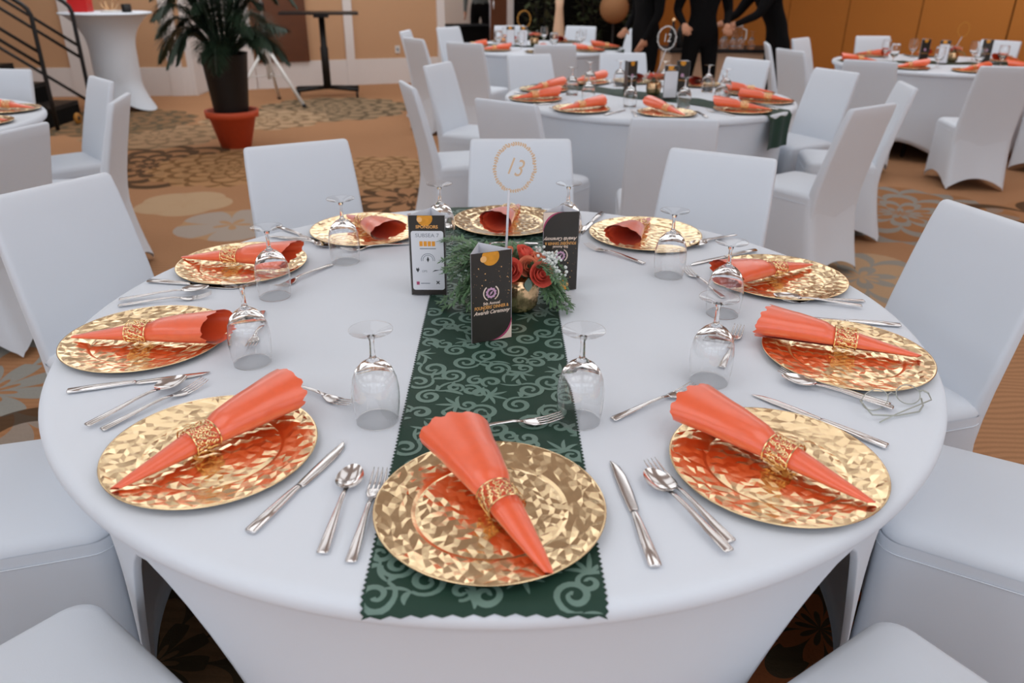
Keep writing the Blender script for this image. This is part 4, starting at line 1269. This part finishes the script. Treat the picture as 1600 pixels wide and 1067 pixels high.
# ------------------------------------------------------------------ potted palm
pm_ = thing('potted_palm', 'dark green palm in a terracotta pot on the carpet', 'plant', (-2.46, 5.72, 0))
g = G(); g.lathe([(0.135, 0.0), (0.205, 0.27), (0.232, 0.27), (0.238, 0.33), (0.215, 0.33), (0.20, 0.29)], 48, cap0=True)
obj('pot', g, M['terracotta'], pm_)
g = G(); g.lathe([(0.0, 0.30), (0.204, 0.295)], 32); obj('soil', g, M['soil'], pm_)
g = G(); g.lathe([(0.150, 0.30), (0.200, 0.80), (0.205, 0.82), (0.18, 0.80)], 28); obj('nursery_pot', g, M['black'], pm_)
q = random.Random(4)
def frond(parent, base, az, length, rise, droop, seed):
    r = random.Random(seed)
    g = G(); path = []
    for i in range(13):
        u = i / 12
        h = length * (u * 0.75)
        path.append(Vector((base[0] + h * cos(az), base[1] + h * sin(az), base[2] + rise * sin(min(1, u * 1.1) * pi * 0.55) - droop * u ** 2.6)))
    g.tube(path, [0.008 * (1 - 0.85 * i / 12) + 0.001 for i in range(13)], 5)
    for k in range(84):
        u = 0.14 + 0.86 * k / 84
        i = min(int(u * 12), 11); f = u * 12 - i
        p = path[i].lerp(path[i + 1], f); d = (path[i + 1] - path[i]).normalized()
        side = Vector((-sin(az), cos(az), 0))
        for s in (-1, 1):
            v = (d * 0.8 + side * s * 0.8 + Vector((0, 0, -0.35 * u + r.uniform(-0.15, 0.25)))).normalized()
            l = 0.34 * sin(pi * (0.15 + 0.8 * u)) * r.uniform(0.8, 1.15) * length
            w = v.cross(Vector((0, 0, 1))).normalized() * 0.006
            tip = p + v * l + Vector((0, 0, -0.25 * l))
            m = p + v * l * 0.5
            g.add([p, m + w, tip, m - w], [(0, 1, 2, 3)])
    return obj('frond', g, M['palm'], parent, fix=False)
spec = []
for k in range(52):
    az = 2 * pi * k / 52 * 11 + q.uniform(-0.3, 0.3)
    spec.append((az, q.uniform(0.45, 0.85), q.uniform(0.25, 1.05), q.uniform(0.05, 0.45)))
spec += [(pi * 0.97, 0.75, 0.35, 0.42), (pi * 1.05, 0.65, 0.75, 0.35), (-0.1, 0.72, 0.35, 0.35), (pi * 1.2, 0.6, 0.30, 0.38), (-0.5, 0.6, 0.3, 0.4)]
for k, (az, L_, ri, dr) in enumerate(spec):
    frond(pm_, (0.05 * cos(az), 0.05 * sin(az), 0.74 + 0.06 * (k % 3)), az, L_, ri, dr, 200 + k)

# ------------------------------------------------------------------ high cocktail table and what stands on it
ct = thing('cocktail_table', 'tall cocktail table in a white stretch cover near the left wall', 'table', (-4.45, 7.90, 0))
g = G()
ZC = 1.05
def ctr(z):
    u = z / ZC
    return 0.245 + 0.235 * max(0, (u - 0.55) / 0.45) ** 3.0 + 0.10 * max(0, (0.30 - u) / 0.30) ** 1.5
rows = []
for i in range(40):
    row = []
    for k in range(96):
        a = 2 * pi * k / 96
        lobe = max(0, cos(2 * a + 0.6))
        hemz = 0.10 - 0.098 * lobe
        z = hemz + (ZC - 0.012 - hemz) * i / 39
        u = z / ZC
        r = ctr(z) + 0.075 * lobe * max(0, (0.35 - u) / 0.35) ** 1.3 - 0.03 * (1 - lobe) * max(0, (0.35 - u) / 0.35)
        row.append((r * cos(a), r * sin(a), z))
    rows.append(row)
g.grid(rows, True); obj('cover_skirt', g, M['cloth'], ct)
g = G(); g.lathe([(0.478, ZC - 0.02), (0.488, ZC - 0.012), (0.480, ZC), (0.3, ZC + 0.001), (0.001, ZC + 0.001)], 64); obj('cover_top', g, M['cloth'], ct)
CTX, CTY, CTZ = -4.45, 7.90, ZC + 0.002
rb = thing('red_box', 'bright red box standing on the cocktail table', 'box', (CTX - 0.24, CTY - 0.05, CTZ), radians(8))
g = G(); g.box(-0.10, 0.10, -0.10, 0.10, 0, 0.20); obj('body', g, M['red'], rb, smooth=False)
g = G(); g.box(-0.105, 0.105, -0.105, 0.105, 0.20, 0.235); obj('lid', g, M['red'], rb, smooth=False)
gd = thing('gold_ornament', 'gold wire ornament on a white base on the cocktail table', 'ornament', (CTX + 0.06, CTY, CTZ))
g = G(); g.lathe([(0.0, 0.02), (0.09, 0.018), (0.11, 0.0), (0.0, 0.0)], 28); obj('base', g, M['white_plastic'], gd)
for k in range(4):
    a = pi * k / 4
    g = G(); g.tube([(0.10 * cos(th) * cos(a), 0.10 * cos(th) * sin(a), 0.12 + 0.10 * sin(th)) for th in [2 * pi * j / 24 for j in range(24)]], 0.006, 6, closed=True)
    obj('wire_hoop', g, M['vase'], gd)
bc = thing('black_candle_jar', 'small black candle jar on the cocktail table', 'candle', (CTX + 0.27, CTY - 0.06, CTZ))
g = G(); g.lathe([(0.0, 0.0), (0.05, 0.0), (0.052, 0.01), (0.052, 0.085), (0.046, 0.085), (0.046, 0.07)], 28); obj('jar', g, M['black'], bc)
g = G(); g.lathe([(0.0, 0.072), (0.046, 0.07)], 24); obj('wax', g, M['white_plastic'], bc)

# ------------------------------------------------------------------ stage stairs and black railing
st = thing('stage_steps', 'black portable stage steps at the left, behind the railing', 'steps', (-4.62, 6.9, 0))
for k in range(6):
    g = G(); g.box(-0.30 * (k + 1), -0.30 * k, -0.38, 0.32, 0.19 * k + 0.15, 0.19 * k + 0.19); obj('tread', g, M['black'], st, smooth=False)
    g = G(); g.box(-0.30 * k - 0.02, -0.30 * k, -0.38, 0.32, 0.19 * k, 0.19 * k + 0.15); obj('riser', g, M['dark_void'], st, smooth=False)
for y, lab in ((-0.42, 'black tubular stair railing at the left edge, the nearer one'), (0.36, 'black tubular stair railing at the left edge, the farther one')):
    rl = thing('stair_railing', lab, 'railing', (-4.5, 6.9 + y, 0))
    s = 0.66
    g = G(); g.tube([(0, 0, 0), (0, 0, 0.3), (0.0, 0, 1.08), (-0.02, 0, 1.13), (-0.06, 0, 1.17), (-2.0, 0, 1.17 + 1.94 * s)], 0.021, 10); obj('handrail', g, M['black'], rl)
    for z0 in (0.74, 0.62, 0.16):
        g = G(); g.tube([(0, 0, z0), (-2.0, 0, z0 + 2.0 * s)], 0.017, 8); obj('rail', g, M['black'], rl)
    g = G(); g.tube([(-1.9, 0, 1.1), (-1.9, 0, 1.1 + 1.9 * s)], 0.019, 8); obj('post', g, M['black'], rl)
wl = thing('railing_caster', 'ochre wheel at the foot of the stair railing', 'wheel', (-4.47, 6.85, 0))
g = G()
for k in (0, 1):
    pass
rows = [[(x, r * cos(2 * pi * j / 28), 0.058 + r * sin(2 * pi * j / 28)) for j in range(28)] for x, r in ((-0.012, 0.02), (-0.016, 0.052), (0, 0.058), (0.016, 0.052), (0.012, 0.02))]
g.grid(rows, True); obj('tyre', g, M['bamboo'], wl)
g = G(); g.tube([(-0.02, 0, 0.058), (0.02, 0, 0.058)], 0.02, 12); obj('hub', g, M['black'], wl)

# ------------------------------------------------------------------ tripod and black pedestal desk by the wall
tp = thing('tripod_stand', 'white tripod stand behind the palm', 'tripod', (-2.80, 8.25, 0))
g = G(); g.tube([(0, 0, 0.30), (0, 0, 1.0)], 0.020, 10); obj('lower_pole', g, M['white_plastic'], tp)
g = G(); g.tube([(0, 0, 1.0), (0, 0, 2.0)], 0.015, 10); obj('upper_pole', g, M['white_plastic'], tp)
for z in (0.98, 1.12): 
    g = G(); g.lathe([(0.0, z - 0.03), (0.035, z - 0.03), (0.04, z), (0.035, z + 0.03), (0.0, z + 0.03)], 16); obj('collar', g, M['black'], tp)
for a in (-25, 215, 95):
    c_, s_ = cos(radians(a)), sin(radians(a))
    g = G(); g.tube([(0.02 * c_, 0.02 * s_, 0.66), (0.48 * c_, 0.48 * s_, 0.02)], 0.020, 8); lg = obj('leg', g, M['white_plastic'], tp)
    g = G(); g.tube([(0.47 * c_, 0.47 * s_, 0.035), (0.495 * c_, 0.495 * s_, 0.0)], 0.024, 8); obj('rubber_foot', g, M['black'], lg)
    g = G(); g.tube([(0.02 * c_, 0.02 * s_, 0.34), (0.25 * c_, 0.25 * s_, 0.34)], 0.008, 6); obj('brace', g, M['white_plastic'], tp)
ds = thing('pedestal_desk', 'black wheeled pedestal desk with a thin top against the tan wall', 'desk', (-2.27, 9.0, 0), radians(10))
g = G(); g.box(-0.50, 0.46, -0.28, 0.28, 1.0, 1.025); obj('desktop', g, M['black'], ds, smooth=False)
g = G(); g.box(-0.09, 0.09, -0.20, 0.20, 0.965, 1.0); obj('bracket', g, M['black'], ds, smooth=False)
g = G(); g.lathe([(0.050, 0.10), (0.050, 0.60), (0.038, 0.62), (0.038, 0.97)], 16, cap0=True, cap1=True); obj('column', g, M['black'], ds)
for a in (20, 160, 200, 340):
    c_, s_ = cos(radians(a)), sin(radians(a))
    g = G(); g.tube([(0, 0, 0.12), (0.42 * c_, 0.42 * s_, 0.095)], 0.024, 8); ft = obj('foot', g, M['black'], ds)
    g = G(); rows = [[(0.40 * c_ + x, 0.40 * s_ + 0.035 * cos(2 * pi * j / 16), 0.036 + 0.035 * sin(2 * pi * j / 16)) for j in range(16)] for x in (-0.014, 0.014)]
    g.grid(rows, True); g.fan(rows[0], (0.40 * c_ - 0.014, 0.40 * s_, 0.036)); g.fan(rows[1], (0.40 * c_ + 0.014, 0.40 * s_, 0.036)); obj('caster', g, M['black'], ft)

# ------------------------------------------------------------------ serving counter with glassware
sv = thing('serving_table', 'serving table with a tan front behind the people in black', 'table', (2.40, 7.50, 0), radians(4))
g = G(); g.box(-0.58, 0.58, -0.24, 0.24, 0.02, 0.72); obj('front_skirt', g, M['tan_light'], sv, smooth=False)
g = G(); g.box(-0.62, 0.62, -0.28, 0.28, 0.72, 0.755); obj('top', g, M['black'], sv, smooth=False)
for k, (x, y, s) in enumerate([(2.30, 7.30, 'first'), (2.40, 7.34, 'second'), (2.50, 7.30, 'third'), (2.60, 7.36, 'fourth'), (2.45, 7.44, 'rearmost'), (2.70, 7.30, 'fifth')]):
    goblet.put('clear goblet on the serving table, %s from the left' % s if s != 'rearmost' else 'clear goblet on the serving table, standing rearmost', (x, y, 0.757), 0, 'goblets on the serving table')
jg = thing('water_jug', 'water jug with a white lid on the serving table', 'jug', (2.62, 7.60, 0.757))
g = G(); g.lathe([(0.0, 0.0), (0.06, 0.0), (0.068, 0.02), (0.066, 0.12), (0.05, 0.19), (0.045, 0.21)], 24); obj('body', g, M['glass'], jg)
g = G(); g.lathe([(0.0, 0.24), (0.04, 0.24), (0.052, 0.225), (0.05, 0.205), (0.0, 0.205)], 24); obj('lid', g, M['white_plastic'], jg)
g = G(); g.tube([(0.05, 0, 0.19), (0.10, 0, 0.17), (0.10, 0, 0.08), (0.066, 0, 0.05)], 0.008, 8); obj('handle', g, M['white_plastic'], jg)
for k, (x, y, lab) in enumerate([(1.86, 7.40, 'dark bottle on the serving table, left one'), (1.95, 7.44, 'dark bottle on the serving table, right one')]):
    b_ = thing('bottle', lab, 'bottle', (x, y, 0.757))
    g = G(); g.lathe([(0.0, 0.0), (0.036, 0.0), (0.038, 0.01), (0.038, 0.16), (0.030, 0.19), (0.014, 0.215), (0.013, 0.27)], 20); obj('glass_body', g, M['black'], b_)
    g = G(); g.lathe([(0.015, 0.265), (0.015, 0.295), (0.0, 0.297)], 14); obj('cap', g, M['vase'], b_)

# ------------------------------------------------------------------ alcove: dark plants and ornaments
def bush(label, loc, w, h, seed, n=420):
    t = thing('potted_shrub', label, 'plant', loc)
    g = G(); g.lathe([(0.14, 0.0), (0.20, 0.35), (0.21, 0.38), (0.18, 0.36)], 24, cap0=True); obj('pot', g, M['black'], t)
    g = G()
    for k in range(5):
        a = 2 * pi * k / 5
        g.tube([(0.05 * cos(a), 0.05 * sin(a), 0.33), (w * 0.3 * cos(a), w * 0.3 * sin(a), h * 0.6), (w * 0.5 * cos(a), w * 0.4 * sin(a), h * 0.95)], [0.012, 0.009, 0.004], 5)
    obj('stems', g, M['soil'], t, fix=False)
    q = random.Random(seed); g = G()
    for k in range(n):
        a, rr, u = q.uniform(0, 2 * pi), sqrt(q.random()), q.random()
        rad = w * 0.62 * sin(pi * (0.12 + 0.8 * u)) * rr
        p = Vector((rad * cos(a), rad * 0.7 * sin(a), 0.4 + (h - 0.4) * u))
        v = Vector((cos(a) + q.uniform(-0.6, 0.6), sin(a) + q.uniform(-0.6, 0.6), q.uniform(-0.5, 0.9))).normalized()
        l = q.uniform(0.10, 0.20); s = v.cross(Vector((0, 0, 1))).normalized() * l * 0.2
        g.add([p, p + v * l * 0.5 + s, p + v * l, p + v * l * 0.5 - s], [(0, 1, 2, 3)])
    fo = obj('foliage', g, M['dark_leaf'], t, fix=False); fo['kind'] = 'stuff'
bush('dark leafy shrub in the alcove, left one', (0.60, 10.6, 0), 0.42, 1.9, 1)
bush('dark leafy shrub in the alcove, middle one', (1.30, 10.9, 0), 0.42, 1.8, 2)
bush('dark leafy shrub in the alcove, right one', (2.02, 11.1, 0), 0.42, 1.95, 3)
go = thing('tan_globe_ornament', 'blurred tan globe ornament among the dark shrubs', 'ornament', (1.56, 10.05, 0))
g = G(); g.lathe([(0.0, 0.0), (0.14, 0.0), (0.14, 0.02), (0.015, 0.04), (0.015, 0.86)], 20); obj('stand', g, M['black'], go)
g = G(); g.lathe([(0.001, 0.86)] + [(0.20 * sin(pi * k / 14), 1.06 - 0.20 * cos(pi * k / 14)) for k in range(1, 14)] + [(0.001, 1.26)], 28); obj('globe', g, M['tan_dim'], go)
tv = thing('floor_vase', 'tall slim cream vase in the alcove', 'vase', (0.79, 9.9, 0))
g = G(); g.lathe([(0.0, 0.0), (0.09, 0.0), (0.11, 0.3), (0.075, 0.8), (0.05, 1.05), (0.06, 1.2), (0.05, 1.2), (0.04, 1.05)], 24); obj('body', g, M['tan_light'], tv)
g = G(); g.lathe([(0.061, 1.195), (0.066, 1.205), (0.052, 1.205)], 24); obj('lip', g, M['white_plastic'], tv)
bt = thing('black_covered_table', 'low black covered table seen through the doorway', 'table', (-0.62, 11.9, 0), radians(20))
g = G(); g.box(-0.42, 0.42, -0.3, 0.3, 0.0, 0.70); obj('cover', g, M['black_cloth'], bt, smooth=False)
g = G(); g.box(-0.45, 0.45, -0.33, 0.33, 0.70, 0.73); obj('top', g, M['black_cloth'], bt, smooth=False)

# ------------------------------------------------------------------ people
def person(label, loc, face, J, top, bottom, hands='skin'):
    """J overrides joints (local: x to the person's right hand when seen from behind, y forward, z up)"""
    j = dict(pelvis=(0, 0, 0.96), belly=(0, 0.01, 1.08), waist=(0, 0.01, 1.18), chest=(0, 0.0, 1.34), collar=(0, -0.01, 1.45), neck=(0, 0.0, 1.53), skull=(0, 0.015, 1.60))
    for s, n in ((-1, 'l'), (1, 'r')):
        j['sh' + n] = (s * 0.185, -0.01, 1.415); j['el' + n] = (s * 0.25, -0.02, 1.13); j['wr' + n] = (s * 0.24, 0.10, 0.92); j['pa' + n] = (s * 0.235, 0.13, 0.86)
        j['hi' + n] = (s * 0.095, 0, 0.90); j['th' + n] = (s * 0.10, 0.0, 0.72); j['kn' + n] = (s * 0.105, 0.02, 0.50); j['ca' + n] = (s * 0.105, -0.01, 0.34); j['an' + n] = (s * 0.105, -0.01, 0.09); j['to' + n] = (s * 0.12, 0.15, 0.035)
    j.update(J)
    R_ = dict(pelvis=0.150, belly=0.140, waist=0.132, chest=0.155, collar=0.095, neck=0.055, skull=0.060)
    for n in 'lr':
        R_.update({'sh' + n: 0.072, 'el' + n: 0.046, 'wr' + n: 0.030, 'pa' + n: 0.032, 'hi' + n: 0.098, 'th' + n: 0.086, 'kn' + n: 0.060, 'ca' + n: 0.058, 'an' + n: 0.040, 'to' + n: 0.036})
    E_ = [('pelvis', 'belly'), ('belly', 'waist'), ('waist', 'chest'), ('chest', 'collar'), ('collar', 'neck'), ('neck', 'skull')]
    for n in 'lr':
        E_ += [('chest', 'sh' + n), ('sh' + n, 'el' + n), ('el' + n, 'wr' + n), ('wr' + n, 'pa' + n), ('pelvis', 'hi' + n), ('hi' + n, 'th' + n), ('th' + n, 'kn' + n), ('kn' + n, 'ca' + n), ('ca' + n, 'an' + n), ('an' + n, 'to' + n)]
        P_, W_ = Vector(j['pa' + n]), Vector(j['wr' + n])
        d = (P_ - W_).normalized(); side = d.cross(Vector((0, 0, 1)))
        side = side.normalized() if side.length > 0.1 else Vector((1, 0, 0))
        if abs(d.z) > 0.8: side = Vector((0, 1, 0))
        nrm = d.cross(side)
        for k in range(5):
            off = (k - 1.5) * 0.021 if k < 4 else -0.045
            ln = (0.070, 0.080, 0.075, 0.060, 0.045)[k]
            a = P_ + side * off + (d * 0.030 if k < 4 else d * -0.005)
            b_ = a + d * ln * 0.55 + (side * -0.012 if k == 4 else Vector((0, 0, 0)))
            c_ = b_ + (d * 0.7 + nrm * 0.5) * ln * 0.5
            for m, (nm, p) in enumerate((('a', a), ('b', b_), ('c', c_))):
                key = 'f%s%d%s' % (n, k, nm); j[key] = tuple(p); R_[key] = 0.010 - 0.0012 * m
            E_ += [('pa' + n, 'f%s%da' % (n, k)), ('f%s%da' % (n, k), 'f%s%db' % (n, k)), ('f%s%db' % (n, k), 'f%s%dc' % (n, k))]
    names = list(j); idx = {n: i for i, n in enumerate(names)}
    me = bpy.data.meshes.new('body_skeleton')
    me.from_pydata([j[n] for n in names], [(idx[a], idx[b_]) for a, b_ in E_], [])
    o = bpy.data.objects.new('body_skeleton', me); COL.objects.link(o)
    o.modifiers.new('skin', 'SKIN')
    for n in names:
        v = me.skin_vertices[0].data[idx[n]]
        r = R_[n]
        v.radius = (r, r * (0.78 if n in ('pelvis', 'belly', 'waist', 'chest') else 1.0)); v.use_root = (n == 'pelvis')
    o.modifiers.new('sub', 'SUBSURF').levels = 2
    dg = bpy.context.evaluated_depsgraph_get()
    bm_ = bpy.data.meshes.new_from_object(o.evaluated_get(dg))
    bpy.data.objects.remove(o)
    bm_.materials.clear()
    for mt in (M[top], M[bottom], M[hands], M['black']): bm_.materials.append(mt)
    tagm = {}
    for n in names:
        tagm[n] = 2 if n[0] == 'f' or n[:2] == 'pa' or n in ('neck', 'skull') else 3 if n[:2] == 'to' else 1 if n[:2] in ('hi', 'th', 'kn', 'ca', 'an') or n == 'pelvis' else 0
    JV = [(Vector(j[n]), tagm[n], R_[n]) for n in names]
    for f in bm_.polygons:
        c_ = f.center
        f.material_index = min(JV, key=lambda q_: (q_[0] - c_).length - q_[2])[1]
        f.use_smooth = True
    root = thing('person', label, 'person', loc, face)
    bo = link('body', bm_, root)
    # head with brow, nose and chin, then hair
    S_ = Vector(j['skull'])
    g = G(); rows = []
    for i in range(1, 16):
        ph = pi * i / 16
        row = []
        for k in range(28):
            a = 2 * pi * k / 28
            x, y, z = 0.075 * sin(ph) * cos(a), 0.095 * sin(ph) * sin(a), 0.118 * cos(ph)
            if z < -0.02: x *= 1 + (z + 0.02) * 3.0; y = y * (1 + (z + 0.02) * 2.0) + 0.006
            front = max(0, sin(a)) ** 10
            if -0.045 < z < 0.03: y += front * 0.020 * (1 - abs(z + 0.012) / 0.045)
            row.append((x, y, z))
        rows.append(row)
    g.grid(rows, True); g.fan(rows[0], (0, 0, 0.118)); g.fan(rows[-1], (0, 0.004, -0.118))
    hd = obj('head', g, M['skin'], root, (S_.x, S_.y + 0.02, S_.z + 0.085))
    for s in (-1, 1):
        g = G(); g.lathe([(0.0001, 0.010)] + [(0.010 * sin(pi * k / 8), 0.010 * cos(pi * k / 8)) for k in range(1, 8)] + [(0.0001, -0.010)], 10, c=(s * 0.030, 0.083, 0.012)); obj('eye', g, M['eye'], hd)
        g = G(); g.lathe([(0.0001, 0.03)] + [(0.018 * sin(pi * k / 8), 0.03 * cos(pi * k / 8)) for k in range(1, 8)] + [(0.0001, -0.03)], 10, c=(s * 0.076, -0.005, 0.0), sx=0.5); obj('ear', g, M['skin'], hd)
    g = G(); g.tube([(-0.022, 0.088, -0.058), (0, 0.094, -0.060), (0.022, 0.088, -0.058)], [0.003, 0.006, 0.003], 6); obj('mouth', g, M['rose'], hd)
    g = G(); rows = []
    for i in range(1, 11):
        ph = pi * 0.62 * i / 10
        row = []
        for k in range(28):
            a = 2 * pi * k / 28
            cut = ph * (0.62 if sin(a) > 0.35 else 1.0)
            row.append((0.082 * sin(cut) * cos(a), 0.104 * sin(cut) * sin(a) - 0.004, 0.126 * cos(cut) + 0.002))
        rows.append(row)
    g.grid(rows, True); g.fan(rows[0], (0, 0, 0.129)); obj('hair', g, M['hair'], hd)
    return root
person('person in black standing left of the group by the serving table', (1.43, 6.60, 0), pi * 0.62,
       dict(ell=(-0.22, 0.0, 1.13), wrl=(-0.17, 0.10, 0.93), pal=(-0.16, 0.13, 0.87), elr=(0.22, 0.0, 1.13), wrr=(0.15, 0.14, 0.98), par=(0.12, 0.18, 0.96)), 'black_cloth', 'black_cloth')
person('person in black in the middle of the group, arms bent at the sides', (1.955, 6.50, 0), pi,
       dict(ell=(-0.255, -0.04, 1.16), wrl=(-0.205, 0.12, 1.05), pal=(-0.20, 0.17, 1.02), elr=(0.25, -0.04, 1.16), wrr=(0.205, 0.12, 1.05), par=(0.20, 0.17, 1.02),
            anl=(-0.13, -0.01, 0.09), tol=(-0.15, 0.15, 0.035), knl=(-0.12, 0.02, 0.5), cal=(-0.125, -0.01, 0.34), anr=(0.13, -0.01, 0.09), tor=(0.15, 0.15, 0.035), knr=(0.12, 0.02, 0.5), car=(0.125, -0.01, 0.34)), 'black_cloth', 'black_cloth')
person('person in black leaning over with an arm stretched to the serving table', (2.83, 6.82, 0), pi / 2 + 0.15,
       dict(pelvis=(0, -0.02, 0.94), belly=(0, 0.05, 1.05), waist=(0, 0.11, 1.14), chest=(0, 0.20, 1.28), collar=(0, 0.27, 1.37), neck=(0, 0.33, 1.43), skull=(0, 0.39, 1.48),
            shl=(-0.185, 0.23, 1.34), ell=(-0.22, 0.36, 1.13), wrl=(-0.20, 0.55, 1.05), pal=(-0.19, 0.61, 1.03), shr=(0.185, 0.23, 1.34), elr=(0.22, 0.38, 1.12), wrr=(0.16, 0.54, 1.04), par=(0.14, 0.60, 1.02)), 'black_cloth', 'black_cloth')
person('person in a grey shirt seen through the doorway', (-0.36, 12.65, 0), pi * 0.95, {}, 'grey_cloth', 'black_cloth')
